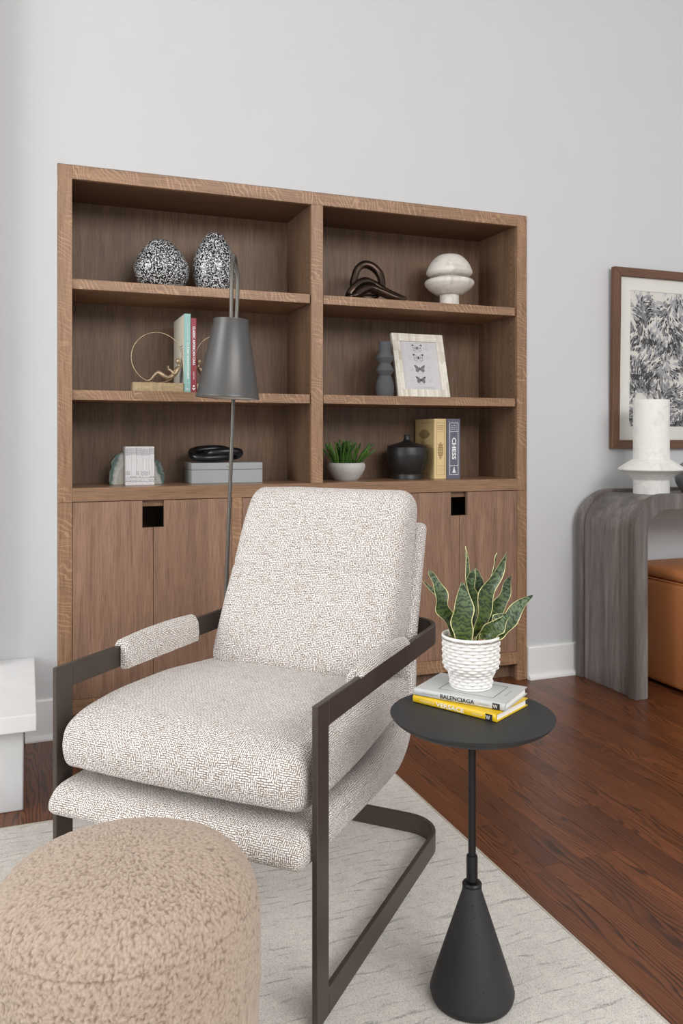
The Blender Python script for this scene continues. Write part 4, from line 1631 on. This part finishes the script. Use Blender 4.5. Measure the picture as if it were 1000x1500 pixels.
nT = 22
for k in range(nT):
    a = -hw + FW * k / nT
    tile(a, a + FW / nT, 0.0, FB)
    tile(a, a + FW / nT, FH - FB, FH)
rr = random.Random(12)
for side_ in (-hw, hw - FB):
    for col_ in range(3):
        z = FB
        lens_ = [0.028, 0.040, 0.052]
        seqs = ((0.0452, 0.0565, 0.0339, 0.0452, 0.0457), (0.0226, 0.0565, 0.0452, 0.0565, 0.0457), (0.0339, 0.0452, 0.0565, 0.0452, 0.0457))
        for L in seqs[col_]:
            L = L * (FH - 2 * FB) / 0.2265
            tile(side_ + 0.012 * col_, side_ + 0.012 * (col_ + 1), z, z + L)
            z += L
pr = emit('print', box(-hw + FB, hw - FB, 0.0075, 0.0085, FB, FH - FB), M['print'], pf)
emit('glass', box(-hw + FB + 0.0002, hw - FB - 0.0002, 0.0040, 0.0050, FB + 0.0002, FH - FB - 0.0002), M['glass'], pf)
emit('easel_leg', prism([(-0.03, 0.02), (0.03, 0.02), (0.02, 0.22), (-0.02, 0.22)], 0.0165, 0.020), M['walnut'], pf)


def butterfly(cx, cz, w, tone):
    """four wings, body and antennae as flat printed shapes on the sheet"""
    s = w / 2
    c = (cx, 0.0073, cz)
    up = [(0.08, 0.05), (0.25, 0.30), (0.62, 0.58), (0.98, 0.66), (1.0, 0.50), (0.86, 0.22), (0.80, 0.02), (0.45, -0.06), (0.10, -0.03)]
    lo = [(0.08, -0.04), (0.45, -0.07), (0.78, -0.04), (0.86, -0.30), (0.72, -0.58), (0.45, -0.66), (0.25, -0.50), (0.10, -0.22)]
    tip = [(0.62, 0.58), (0.98, 0.66), (1.0, 0.50), (0.90, 0.30), (0.76, 0.38), (0.62, 0.50)]
    bm = bmesh.new()
    mats = [M['butter1'], M['butter2'], M['butter3']]
    for sg in (-1, 1):
        for poly, sc_, li, mi in ((up, 1.0, 0.0, 0 if tone != 1 else 1), (lo, 1.0, 0.0, 0 if tone == 2 else 1), (up, 0.84, 0.00006, 2 if tone == 0 else 1), (lo, 0.80, 0.00006, 2 if tone == 0 else 1), (tip, 1.0, 0.00012, 0 if tone != 1 else 1)):
            q = [(sg * x, z) for x, z in poly]
            m_ = (sum(p[0] for p in q) / len(q), sum(p[1] for p in q) / len(q))
            q = [((m_[0] + (p[0] - m_[0]) * sc_) * s, (m_[1] + (p[1] - m_[1]) * sc_) * s) for p in q]
            f = add_flat(bm, q, c, X3, Z3, li)
            f.material_index = mi
    f = add_flat(bm, [(0.09 * s * math.cos(k * PI / 4), (-0.05 + 0.34 * math.sin(k * PI / 4)) * s) for k in range(8)], c, X3, Z3, 0.00018)
    f.material_index = 0
    for f in bm.faces:
        if f.normal.y > 0:
            f.normal_flip()
    o = emit('butterfly', bm, mats, pr)
    return o


zt = FH - FB
PHt = FH - 2 * FB
for k, (fx, fz, w_, tn) in enumerate(((0.47, 0.125, 0.050, 0), (0.475, 0.330, 0.053, 0), (0.48, 0.560, 0.053, 1), (0.475, 0.790, 0.048, 2))):
    butterfly(-hw + FB + (FW - 2 * FB) * fx, zt - PHt * fz, w_, tn)
# captions and small figures printed around the butterflies
bm = bmesh.new()
rr = random.Random(4)
def dashes(x0, x1, z, hh, n):
    for k in range(n):
        a = x0 + (x1 - x0) * k / n
        b_ = a + (x1 - x0) / n * rr.uniform(0.5, 0.9)
        add_flat(bm, [(a, z), (b_, z), (b_, z + hh), (a, z + hh)], (0, 0.0072, 0), X3, Z3)
ox = -hw + FB
dashes(ox + 0.035, ox + 0.140, zt - 0.008, 0.0012, 14)
for fz in (0.215, 0.43, 0.66, 0.875):
    dashes(ox + 0.070, ox + 0.105, zt - PHt * fz, 0.0011, 6)
dashes(ox + 0.045, ox + 0.150, zt - PHt * 0.945, 0.0011, 16)
dashes(ox + 0.045, ox + 0.150, zt - PHt * 0.970, 0.0011, 16)
for fz in (0.13, 0.34, 0.57, 0.80):
    for sx in (0.040, 0.050, 0.122, 0.130, 0.138):
        for q in range(3):
            x, z = ox + sx + rr.uniform(-.003, .003), zt - PHt * fz + rr.uniform(-.010, .012)
            d = rr.uniform(-.003, .003)
            add_flat(bm, [(x, z), (x + 0.0007, z), (x + d + 0.0007, z + 0.006), (x + d, z + 0.006)], (0, 0.0072, 0), X3, Z3)
cp = emit('captions', bm, M['butter2'], pr)
cp['kind'] = 'stuff'

# ---------------------------------------------------------------- counter left: agate bookends, magazines, grey box, links
def agate(label, outline, y0, y1, x, inner_x):
    bm = bmesh.new()
    sm = outline
    a = [bm.verts.new((px - x, y0, pz)) for px, pz in sm]
    b_ = [bm.verts.new((px - x, y1, pz)) for px, pz in sm]
    uvl = bm.loops.layers.uv.new('UVMap')
    bm.faces.new(a)
    bm.faces.new(list(reversed(b_)))
    n = len(sm)
    for i in range(n):
        j = (i + 1) % n
        bm.faces.new((a[j], a[i], b_[i], b_[j]))
    bmesh.ops.recalc_face_normals(bm, faces=list(bm.faces))
    hmax = max(p[1] for p in sm)
    wmax = max(abs(p[0] - inner_x) for p in sm)
    for f in bm.faces:
        for l_ in f.loops:
            c = l_.vert.co
            d = math.hypot((c.x + x - inner_x) / wmax, c.z / hmax * 0.75)
            l_[uvl].uv = (min(1.0, d), 0)
    bmesh.ops.bevel(bm, geom=[e for e in bm.edges if len(e.link_faces) == 2 and e.calc_face_angle(0) > 0.9], offset=0.0012, segments=1, affect='EDGES')
    o = emit('agate_bookend', bm, M['agate'])
    o.location = (x, 0, SC + 0.0004)
    return tag(o, label, 'bookend', 'agate bookends')


agate('rough cut green and white agate bookend at the left end of the white magazines',
      [(0.1975, 0.0), (0.2515, 0.0), (0.2515, 0.130), (0.243, 0.128), (0.236, 0.121), (0.228, 0.120), (0.219, 0.112), (0.213, 0.103), (0.208, 0.098), (0.203, 0.090), (0.2025, 0.080), (0.2055, 0.072), (0.2035, 0.064), (0.199, 0.056), (0.1965, 0.040), (0.1955, 0.020)], 0.158, 0.205, 0.222, 0.2515)
agate('rounded grey agate bookend at the right end of the white magazines',
      [(0.3640, 0.0), (0.4060, 0.0), (0.4090, 0.020), (0.4105, 0.042), (0.4080, 0.060), (0.4020, 0.076), (0.3930, 0.087), (0.3830, 0.095), (0.3740, 0.099), (0.3640, 0.101)], 0.150, 0.200, 0.386, 0.36)
NM = 19
mw = (0.3630 - 0.2525) / NM
mag0 = None
_ord = ['leftmost', 'second from the left', 'third from the left', 'fourth from the left', 'fifth from the left', 'sixth from the left', 'seventh from the left', 'eighth from the left', 'ninth from the left', 'middle one',
        'ninth from the right', 'eighth from the right', 'seventh from the right', 'sixth from the right', 'fifth from the right', 'fourth from the right', 'third from the right', 'second from the right', 'rightmost']
MAG = ['thin white magazine between the agate bookends, %s of the row' % q for q in _ord]
M['mag'] = plain('magazine_cover', (232, 230, 232), 0.5, var=0.02)
M['mag2'] = plain('magazine_lettering', (40, 38, 44), 0.7)
spines = []
rr = random.Random(21)
for v_ in range(3):
    bm = bmesh.new()
    z = 0.145
    for q in range(6):
        if rr.random() < 0.85:
            add_flat(bm, [(0.0011, z - 0.0040), (mw - 0.0013, z - 0.0040), (mw - 0.0013, z - 0.0020), (0.0011, z - 0.0020)], (0, -0.0002, 0), X3, Z3)
        z -= 0.0048
    z = 0.050 + rr.uniform(-.004, .006)
    for q in range(9):
        if rr.random() < 0.7:
            hh = rr.uniform(0.0010, 0.0026)
            add_flat(bm, [(0.0013, z - hh), (mw - 0.0017, z - hh), (mw - 0.0017, z), (0.0013, z)], (0, -0.0002, 0), X3, Z3)
        z -= rr.uniform(0.0035, 0.0055)
    me_ = bpy.data.meshes.new('lettering')
    bm.to_mesh(me_)
    bm.free()
    me_.materials.append(M['mag2'])
    spines.append(me_)
for k in range(NM):
    m_ = thing('magazine', MAG[k], 'magazine', (0.2525 + mw * k, 0.105 + rr.uniform(-0.001, 0.002), SC + 0.0004), 0.0, 'white magazines between the agate bookends')
    if mag0 is None:
        mag0 = emit('pages', box(0.0003, mw - 0.0003, 0.0, 0.108, 0.0, 0.1510, 0.0008), M['mag'], m_)
    else:
        o = mag0.copy()
        COL.objects.link(o)
        o.parent = m_
    so = bpy.data.objects.new('lettering', spines[rr.randrange(3)])
    COL.objects.link(so)
    so.parent = m_

gx = thing('storage_box', 'flat grey leatherette box with a hinged lid on the counter', 'box', (0.662, 0.205, SC + 0.0004))
emit('box_body', box(-0.1475, 0.1475, -0.075, 0.085, 0.0, 0.0545, 0.0012, 2), M['greybox'], gx)
emit('box_seam', box(-0.1462, 0.1462, -0.0738, 0.0838, 0.0545, 0.0560), M['seam'], gx)
emit('box_lid', box(-0.1475, 0.1475, -0.075, 0.085, 0.0560, 0.0830, 0.0012, 2), M['greybox'], gx)
bm = lathe([(0.0030, 0.0), (0.0034, 0.002), (0.0026, 0.004), (0.0006, 0.0045)], 16)
bm.transform(Matrix.Translation((0.0, -0.0751, 0.0690)) @ Matrix.Rotation(PI / 2, 4, 'X'))
emit('clasp', bm, M['gold'], gx, 40)


def oval(cx, a, b, rotx, roty, rotz, z, n=64):
    mt = Matrix.Rotation(rotz, 3, 'Z') @ Matrix.Rotation(roty, 3, 'Y') @ Matrix.Rotation(rotx, 3, 'X')
    out = []
    for k in range(n):
        t = 2 * PI * k / n
        c, s = math.cos(t), math.sin(t)
        p = mt @ Vector((a * math.copysign(abs(c) ** 0.8, c), b * math.copysign(abs(s) ** 0.8, s), 0))
        out.append((p.x + cx, p.y, p.z + z))
    return out


lk = thing('chain_links', 'two interlocked glossy black stone links lying on the grey box', 'sculpture', (0.632, 0.215, SC + 0.0842))
emit('link', tube(oval(-0.022, 0.079, 0.046, math.radians(22), math.radians(-3), 0.10, 0.0360), 0.0165, 20, True), M['link'], lk, 180)
emit('link', tube(oval(0.030, 0.068, 0.043, math.radians(-17), math.radians(-3), -0.08, 0.0315), 0.0165, 20, True), M['link'], lk, 180)

# ---------------------------------------------------------------- counter right: succulent, jar, chess books
su = thing('succulent', 'small green finger leaved succulent in a grey concrete bowl on the counter', 'plant', (1.197, 0.165, SC + 0.0004))
emit('bowl', lathe(smooth_prof([(0.046, 0.0), (0.050, 0.001), (0.062, 0.016), (0.076, 0.038), (0.0825, 0.056), (0.0820, 0.068), (0.0775, 0.0755), (0.0735, 0.0765), (0.0715, 0.074), (0.070, 0.066)], 5), 64), M['bowl'], su, 60)
emit('soil', lathe([(0.070, 0.058), (0.0705, 0.064), (0.02, 0.068), (0.002, 0.068)], 32), M['soil'], su, 60)
fl_m = [plain('succulent_leaf_%d' % i, c, 0.4, var=0.15, scale=60) for i, c in enumerate(((66, 104, 38), (84, 124, 50), (52, 86, 36)))]
protos = []
for i in range(5):
    bend = 0.010 + 0.006 * i
    L = 0.100 + 0.007 * (i % 3)
    pts = smooth_prof([(0, 0, 0), (bend * 0.3, 0, L * 0.4), (bend * 0.9, 0, L * 0.75), (bend * 1.2, 0, L)], 4)
    n = len(pts)
    bm = tube(pts, [0.0030 + 0.0014 * math.sin(PI * min(1, k / (n - 1) * 1.1)) if k < n - 2 else (0.0030 if k == n - 2 else 0.0008) for k in range(n)], 7)
    protos.append(emit('leaf', bm, fl_m[i % 3], su, 80))
rr = random.Random(8)
clumps = ((-0.030, -0.005), (0.024, -0.008))
for k in range(64):
    cx, cy = clumps[k % 2]
    a = rr.uniform(0, 2 * PI)
    rd = 0.030 * math.sqrt(rr.random())
    o = protos[k] if k < 5 else protos[rr.randrange(5)].copy()
    if k >= 5:
        COL.objects.link(o)
        o.parent = su
    o.location = (cx + rd * math.cos(a), cy + rd * 0.9 * math.sin(a), 0.064)
    o.rotation_mode = 'ZYX'
    tl = 0.03 + rd * 9 * rr.uniform(0.6, 1.2) + (0.30 if (k % 2 and math.cos(a) > 0.3) else 0)
    o.rotation_mode = 'XYZ'
    o.rotation_euler = (0, min(tl, 0.95), a + rr.uniform(-.4, .4))
    s = rr.uniform(0.8, 1.12)
    o.scale = (s, s, s)

jr = thing('lidded_jar', 'round black wooden jar with a pointed lid in front of the straw yellow book', 'jar', (1.502, 0.190, SC + 0.0004))
emit('jar_body', lathe(smooth_prof([(0.072, 0.0), (0.0735, 0.0015), (0.0715, 0.012), (0.0700, 0.022), (0.0760, 0.036), (0.0870, 0.066), (0.0935, 0.100), (0.0935, 0.118), (0.0900, 0.139), (0.0890, 0.1425)], 6), 72), M['jar'], jr, 50)
emit('lid', lathe(smooth_prof([(0.0890, 0.1430), (0.0905, 0.1445), (0.0890, 0.1475), (0.062, 0.1560), (0.036, 0.1635), (0.020, 0.1700), (0.0145, 0.1790), (0.0132, 0.1930), (0.0138, 0.1965), (0.0115, 0.1985), (0.002, 0.1990)], 5), 72), M['jar'], jr, 50)

BK_G = 'chess books beside the black jar'
sb = upright_book('chess_book', 'straw yellow hardback with a printed leaf shaped emblem standing right of the black jar', 1.6085, 1.6700, 0.128, 0.193, SC + 0.0004, 0.2705, 'straw', BK_G)
cb = upright_book('chess_book', 'slate blue hardback lettered in white standing right of the straw yellow book', 1.6706, 1.7360, 0.118, 0.193, SC + 0.0004, 0.2705, 'slate', BK_G)


def rule_frame(bm, x0, x1, z0, z1, w_, splits):
    for a in ((x0, x1, z0, z0 + w_), (x0, x1, z1 - w_, z1), (x0, x0 + w_, z0 + w_, z1 - w_), (x1 - w_, x1, z0 + w_, z1 - w_)):
        add_flat(bm, [(a[0], a[2]), (a[1], a[2]), (a[1], a[3]), (a[0], a[3])], (0, -0.0002, 0), X3, Z3)
    for s in splits:
        add_flat(bm, [(x0 + w_, s - w_ / 2), (x1 - w_, s - w_ / 2), (x1 - w_, s + w_ / 2), (x0 + w_, s + w_ / 2)], (0, -0.0002, 0), X3, Z3)


bm = bmesh.new()
rule_frame(bm, 0.0095, 0.0545, 0.0165, 0.2530, 0.0022, (0.0580, 0.2130))
# bishop emblem
add_flat(bm, [(0.0230, 0.026), (0.0420, 0.026), (0.0420, 0.0285), (0.0385, 0.0330), (0.0360, 0.0420), (0.0355, 0.0455), (0.0295, 0.0455), (0.0290, 0.0420), (0.0265, 0.0330), (0.0230, 0.0285)], (0, -0.0002, 0), X3, Z3)
add_flat(bm, [(0.0325 + 0.0028 * math.cos(k * PI / 4), 0.0485 + 0.0034 * math.sin(k * PI / 4)) for k in range(8)], (0, -0.0002, 0), X3, Z3)
emit('spine_print', bm, M['white_ink'], cb)
text('title', 'CHESS', M['white_ink'], cb, (0.0215, -0.0002, 0.1860), DN, X3, 0.1000, 0.0215, bold=0.03)
for k, w_ in enumerate(('VINTAGE', 'REFERENCE', 'EDITION')):
    text('small_title', w_, M['white_ink'], cb, (0.0170, -0.0002, 0.2375 - 0.0085 * k), X3, Z3, 0.0290, 0.0042)
# serifs for the title letters (flat bars at the stem ends of H and E)
bm = bmesh.new()
for zc_ in (0.1600, 0.1482, 0.1415):
    for xc_ in (0.0215, 0.0420):
        add_flat(bm, [(xc_, zc_ - 0.0045), (xc_ + 0.0011, zc_ - 0.0045), (xc_ + 0.0011, zc_ + 0.0045), (xc_, zc_ + 0.0045)], (0, -0.0003, 0), X3, Z3)
emit('title_serifs', bm, M['white_ink'], cb)
bm = bmesh.new()
rule_frame(bm, 0.0105, 0.0510, 0.0165, 0.2530, 0.0010, (0.0580, 0.2130))
def lens_shape(cx, cz, a, b, n, org, X, Y, bm):
    for k in range(n):                                 # spindle emblem made of fine printed stripes
        t0, t1 = -1 + 2 * k / n, -1 + 2 * (k + 0.62) / n
        w0, w1 = a * (1 - t0 * t0) ** 0.9 + 0.0004, a * (1 - t1 * t1) ** 0.9 + 0.0004
        add_flat(bm, [(cx - w0, cz + b * t0), (cx + w0, cz + b * t0), (cx + w1, cz + b * t1), (cx - w1, cz + b * t1)], org, X, Y)
lens_shape(0.0308, 0.1260, 0.0135, 0.0400, 15, (0, -0.0002, 0), X3, Z3, bm)
for sg in (-1, 1):
    add_flat(bm, [(0.0308 + sg * 0.006, 0.146), (0.0308 + sg * 0.0150, 0.158), (0.0308 + sg * 0.0142, 0.160), (0.0308 + sg * 0.0052, 0.149)], (0, -0.0002, 0), X3, Z3)
for k in range(10):
    a0, a1 = 2 * PI * k / 10, 2 * PI * (k + 0.5) / 10
    add_flat(bm, [(0.0308 + r_ * math.cos(t), 0.0370 + r_ * math.sin(t)) for r_, t in ((0.0085, a0), (0.0085, a1), (0.0078, a1), (0.0078, a0))], (0, -0.0002, 0), X3, Z3)
emit('spine_print', bm, M['brown_ink'], sb)
for k, w_ in enumerate(('VINTAGE', 'REFERENCE', 'EDITION')):
    text('small_title', w_, M['brown_ink'], sb, (0.0155, -0.0002, 0.2375 - 0.0085 * k), X3, Z3, 0.0290, 0.0040)
# printed front board (faces left)
bm = bmesh.new()
org = (-0.0002, 0.193, 0.0)
XB = -Y3
for a in ((0.016, 0.170, 0.0185, 0.0195), (0.016, 0.170, 0.2530, 0.2540), (0.016, 0.017, 0.0195, 0.2530), (0.169, 0.170, 0.0195, 0.2530)):
    add_flat(bm, [(a[0], a[2]), (a[1], a[2]), (a[1], a[3]), (a[0], a[3])], org, XB, Z3)
for k in range(19):
    t0, t1 = -1 + 2 * k / 19, -1 + 2 * (k + 0.62) / 19
    w0, w1 = 0.0215 * (1 - t0 * t0) ** 0.9 + 0.0004, 0.0215 * (1 - t1 * t1) ** 0.9 + 0.0004
    add_flat(bm, [(0.093 + 0.058 * t0, 0.2010 - w0), (0.093 + 0.058 * t1, 0.2010 - w1), (0.093 + 0.058 * t1, 0.2010 + w1), (0.093 + 0.058 * t0, 0.2010 + w0)], org, XB, Z3)
for k in range(7):
    add_flat(bm, [(0.085 + 0.009 * k, 0.1490), (0.091 + 0.009 * k, 0.1490), (0.091 + 0.009 * k, 0.1515), (0.085 + 0.009 * k, 0.1515)], org, XB, Z3)
emit('board_print', bm, M['brown_ink'], sb)

# ---------------------------------------------------------------- console table, its vases, leather ottoman
CX0, CX1, CZ, CR, CT = 2.255, 3.770, 0.857, 0.172, 0.070
cn = thing('console_table', 'dark weathered wood waterfall console table with rounded corners against the wall', 'console table', ((CX0 + CX1) / 2, -0.22, 0))


def arch_band(off_out, off_in, y0, y1):
    def path(off):
        r_ = max(0.02, CR - off)
        x0, x1, zt_ = CX0 + off, CX1 - off, CZ - off
        pts = [(x0, 0.0)]
        for k in range(13):
            a = PI - PI / 2 * k / 12
            pts.append((x0 + r_ + r_ * math.cos(a), zt_ - r_ + r_ * math.sin(a)))
        for k in range(13):
            a = PI / 2 - PI / 2 * k / 12
            pts.append((x1 - r_ + r_ * math.cos(a), zt_ - r_ + r_ * math.sin(a)))
        pts.append((x1, 0.0))
        return pts
    A, B = path(off_out), path(off_in)
    bm = bmesh.new()
    q = []
    for a, b in zip(A, B):
        q.append([bm.verts.new((a[0], y0, a[1])), bm.verts.new((a[0], y1, a[1])), bm.verts.new((b[0], y1, b[1])), bm.verts.new((b[0], y0, b[1]))])
    for i in range(len(q) - 1):
        for j in range(4):
            k = (j + 1) % 4
            bm.faces.new((q[i][j], q[i + 1][j], q[i + 1][k], q[i][k]))
    bm.faces.new(q[0])
    bm.faces.new(list(reversed(q[-1])))
    bmesh.ops.recalc_face_normals(bm, faces=list(bm.faces))
    sharp = [e for e in bm.edges if len(e.link_faces) == 2 and e.calc_face_angle(0) > 0.7]
    bmesh.ops.bevel(bm, geom=sharp, offset=0.004, segments=3, affect='EDGES')
    return bm


emit('edge_rail', arch_band(0.0, CT, -0.425, -0.380), M['console'], cn, 35, world=True)
emit('edge_rail', arch_band(0.0, CT, -0.072, -0.0275), M['console'], cn, 35, world=True)
emit('waterfall_panel', arch_band(0.014, CT - 0.002, -0.3798, -0.0722), M['console'], cn, 35, world=True)

cvz = emit('console_vase', lathe([(0.0720, 0.0), (0.0772, 0.001), (0.0777, 0.004), (0.0777, 0.060)] + smooth_prof([(0.0790, 0.064), (0.110, 0.090), (0.1395, 0.106), (0.1428, 0.111), (0.1395, 0.117), (0.110, 0.138), (0.0785, 0.157)], 5) + [(0.0777, 0.160), (0.0777, 0.4205), (0.0765, 0.4225), (0.0715, 0.4225), (0.0705, 0.38)], 80), M['stone'], None, 35)
cvz.location = (2.515, -0.228, CZ - 0.0138)
tag(cvz, 'tall white stone vase with a flared collar standing on the dark console table', 'vase')
sv = emit('round_vase', lathe(smooth_prof([(0.045, 0.0), (0.060, 0.006), (0.082, 0.045), (0.086, 0.080), (0.070, 0.120), (0.040, 0.145), (0.034, 0.160), (0.038, 0.170), (0.034, 0.168)], 5), 48), M['silver'], None, 50)
sv.location = (2.772, -0.220, CZ - 0.0138)
tag(sv, 'silver grey round vase at the right picture edge on the console table', 'vase')

lo = thing('leather_ottoman', 'tan leather cube ottoman tucked under the dark console table', 'ottoman', (2.83, -0.31, 0.0))
bm = box(2.497, 3.16, -0.60, -0.075, 0.012, 0.470, 0.022, 4)
for v in bm.verts:
    v.co.x += 0.004 * noise.noise(v.co * 6)
emit('leather_cover', bm, M['leather'], lo, 40, world=True)
bm = box(2.499, 3.158, -0.598, -0.077, 0.471, 0.522, 0.024, 4)
emit('leather_top', bm, M['leather'], lo, 40, world=True)
x0, x1, y0, y1 = 2.4985, 3.1585, -0.5985, -0.0765
emit('piping', tube([(x0 + .022, y0, .4705), (x1 - .022, y0, .4705), (x1, y0 + .022, .4705), (x1, y1 - .022, .4705), (x1 - .022, y1, .4705), (x0 + .022, y1, .4705), (x0, y1 - .022, .4705), (x0, y0 + .022, .4705)], 0.0030, 8, True), M['leather'], lo, 80, world=True)
for fx in (2.55, 3.10):
    for fy in (-0.55, -0.13):
        emit('foot', lathe([(0.022, 0.0), (0.024, 0.012)], 16, (fx, fy, 0.0)), M['blackrod'], lo, 40, world=True)

# ---------------------------------------------------------------- framed ink painting on the wall
AW, AH = 0.78, 0.8570
fa = thing('framed_painting', 'walnut framed black and white ink painting of trees hung above the console', 'painting', (2.4665 + AW / 2, -0.0005, 1.0435))
fa.rotation_euler = (math.radians(1.0), 0, 0)
fw, fd = 0.041, 0.026
ha = AW / 2
def mitre(name, poly, mat):
    return emit(name, prism(poly, -fd, -0.001, 0.0015), mat, fa)
mitre('frame_stile', [(-ha, 0), (-ha + fw, fw), (-ha + fw, AH - fw), (-ha, AH)], M['walnut'])
mitre('frame_stile', [(ha, 0), (ha, AH), (ha - fw, AH - fw), (ha - fw, fw)], M['walnut'])
mitre('frame_rail', [(-ha, 0), (ha, 0), (ha - fw, fw), (-ha + fw, fw)], M['walnut_h'])
mitre('frame_rail', [(-ha, AH), (-ha + fw, AH - fw), (ha - fw, AH - fw), (ha, AH)], M['walnut_h'])
mx, mz0, mz1 = 0.108, 0.106, 0.103                 # width of frame + mat on each side
bm = bmesh.new()
yo, yi = -0.0100, -0.0075
o4 = [(-ha + fw, fw), (ha - fw, fw), (ha - fw, AH - fw), (-ha + fw, AH - fw)]
i4 = [(-ha + mx, mz0), (ha - mx, mz0), (ha - mx, AH - mz1), (-ha + mx, AH - mz1)]
vo = [bm.verts.new((x, yo, z)) for x, z in o4]
vi = [bm.verts.new((x, yo, z)) for x, z in i4]
vd = [bm.verts.new((x + (0.0015 if x > 0 else -0.0015), yi, z + (0.0015 if z > AH / 2 else -0.0015))) for x, z in i4]
for i in range(4):
    j = (i + 1) % 4
    bm.faces.new((vo[i], vo[j], vi[j], vi[i]))
    bm.faces.new((vi[i], vi[j], vd[j], vd[i]))
bmesh.ops.recalc_face_normals(bm, faces=list(bm.faces))
emit('picture_mat', bm, M['mat'], fa)
pt = emit('painting_sheet', box(-ha + fw, ha - fw, -0.0072, -0.0030, fw, AH - fw), M['artpaper'], fa)
rowsD = ['0223002131', '1456025246', '2558365563', '3568456342', '2677366454', '2673255365', '5674146676', '5676413875', '8778952675', '7666566874',
         '3625367764', '5555573236', '6763572237', '6683655676', '7899763442', '4567573341', '6887554755', '7014565863', '6210365756', '4332257756', '6651285455', '7622378456', '8511289887']
pw, ph_ = AW - 2 * mx, AH - mz0 - mz1
cw = 0.0336


def dark(x, z):
    """ink density of the composition at x (from the left) and z (from the top), metres"""
    c = x / cw - 0.5
    rws = z / ph_ * len(rowsD) - 0.5
    n = len(rowsD[0])
    def g(r_, k):
        r_ = min(max(r_, 0), len(rowsD) - 1)
        k = abs(k)
        k = k % (2 * n)
        if k >= n:
            k = 2 * n - 1 - k
        return int(rowsD[r_][k])
    i, j = math.floor(rws), math.floor(c)
    a, b = rws - i, c - j
    return (g(i, j) * (1 - b) + g(i, j + 1) * b) * (1 - a) + (g(i + 1, j) * (1 - b) + g(i + 1, j + 1) * b) * a


bm = bmesh.new()
ink = bm.verts.layers.float_color.new('ink')
rr = random.Random(42)
cnt = 0


def stroke(cx, cz, L, W, ang, gv, lift):
    global cnt
    n = 7
    up_, dn_ = [], []
    bend = rr.uniform(-0.25, 0.25) * L
    ca, sa = math.cos(ang), math.sin(ang)
    for k in range(n):
        t = -1 + 2 * k / (n - 1)
        w = W * (1 - abs(t) ** 2.5) * rr.uniform(0.75, 1.1) + W * 0.12
        x = t * L
        y = bend * (1 - t * t)
        for arr, s in ((up_, 1), (dn_, -1)):
            a, b = x, y + s * w
            X_ = cx + a * ca - b * sa
            Z_ = cz + a * sa + b * ca
            X_ = min(max(X_, 0.0005), pw - 0.0005)
            Z_ = min(max(Z_, 0.0005), ph_ - 0.0005)
            v = bm.verts.new((-ha + mx + X_, -0.00722 - lift, AH - mz1 - Z_))
            v[ink] = (gv, gv, gv * 1.03, 1)
            arr.append(v)
    for k in range(n - 1):
        bm.faces.new((up_[k], up_[k + 1], dn_[k + 1], dn_[k]))
    cnt += 1


lift = 0.0
for layer in range(6400):
    x, z = rr.uniform(0, pw), rr.uniform(0, ph_)
    d = dark(x, z)
    early = layer < 1900
    if rr.random() > (d / 9.0) ** (0.9 if early else 1.7) * (1.0 if early else 1.25):
        continue
    ang = noise.noise(Vector((x * 7, z * 7, 1.7))) * 2.6 + 1.9
    if early:
        gv = max(0.05, 0.60 - 0.062 * d + rr.uniform(-0.08, 0.10))
        L, W = rr.uniform(0.009, 0.022), rr.uniform(0.0045, 0.0095)
    else:
        gv = rr.choice((0.02, 0.03, 0.05, 0.12, 0.03, 0.25)) if d > 3.2 else rr.uniform(0.15, 0.5)
        L, W = rr.uniform(0.004, 0.013), rr.uniform(0.0011, 0.0036)
    stroke(x, z, L, W, ang, max(0.02, gv), lift)
    lift += 2.2e-7
    if not early and rr.random() < 0.22 and d < 7:
        stroke(x + rr.uniform(-.01, .01), z + rr.uniform(-.01, .01), L * 0.7, W * 0.7, ang + rr.uniform(-.5, .5), rr.uniform(0.55, 0.68), lift)
# trunks
for tx0, tz0, tz1, sw in ((0.052, 0.075, 0.205, 0.0012), (0.061, 0.080, 0.200, 0.0010), (0.166, 0.10, 0.19, 0.0010), (0.124, 0.33, 0.53, 0.0022), (0.135, 0.36, 0.53, 0.0016), (0.114, 0.42, 0.52, 0.0014), (0.35, 0.12, 0.30, 0.002), (0.44, 0.2, 0.42, 0.002)):
    stroke(tx0, (tz0 + tz1) / 2, (tz1 - tz0) / 2, sw, PI / 2 + 0.03, 0.06, lift)
    lift += 2e-7
for k in range(46):                                   # water lines along the foot
    stroke(rr.uniform(0, pw), ph_ * rr.uniform(0.86, 0.99), rr.uniform(0.008, 0.03), rr.uniform(0.0006, 0.0016), rr.uniform(-.05, .05), rr.choice((0.05, 0.1, 0.6, 0.66)), lift)
    lift += 2e-7
for (a, b_, c_, d_) in ((0.0, 0.405, 0.085, 0.0045), (0.0, 0.412, 0.07, 0.003), (0.025, 0.425, 0.03, 0.0018), (0.0, 0.485, 0.04, 0.002)):
    stroke(a + c_ / 2, b_, c_ / 2, d_, 0.03, 0.05, lift)
    lift += 2e-7
for f in bm.faces:
    f.normal_update()
    if f.normal.y > 0:
        f.normal_flip()
ik = emit('ink_strokes', bm, M['ink'], fa)
ik['kind'] = 'stuff'
emit('glass', box(-ha + fw + 0.0002, ha - fw - 0.0002, -0.0145, -0.0125, fw + 0.0002, AH - fw - 0.0002), M['glass'], fa)

# neighbours of the setting keep their own origin at the base of their mesh
for o in list(sc.objects):
    if o.type == 'MESH' and o.parent is None and 'kind' not in o.keys() and tuple(o.location) == (0.0, 0.0, 0.0):
        centre(o)
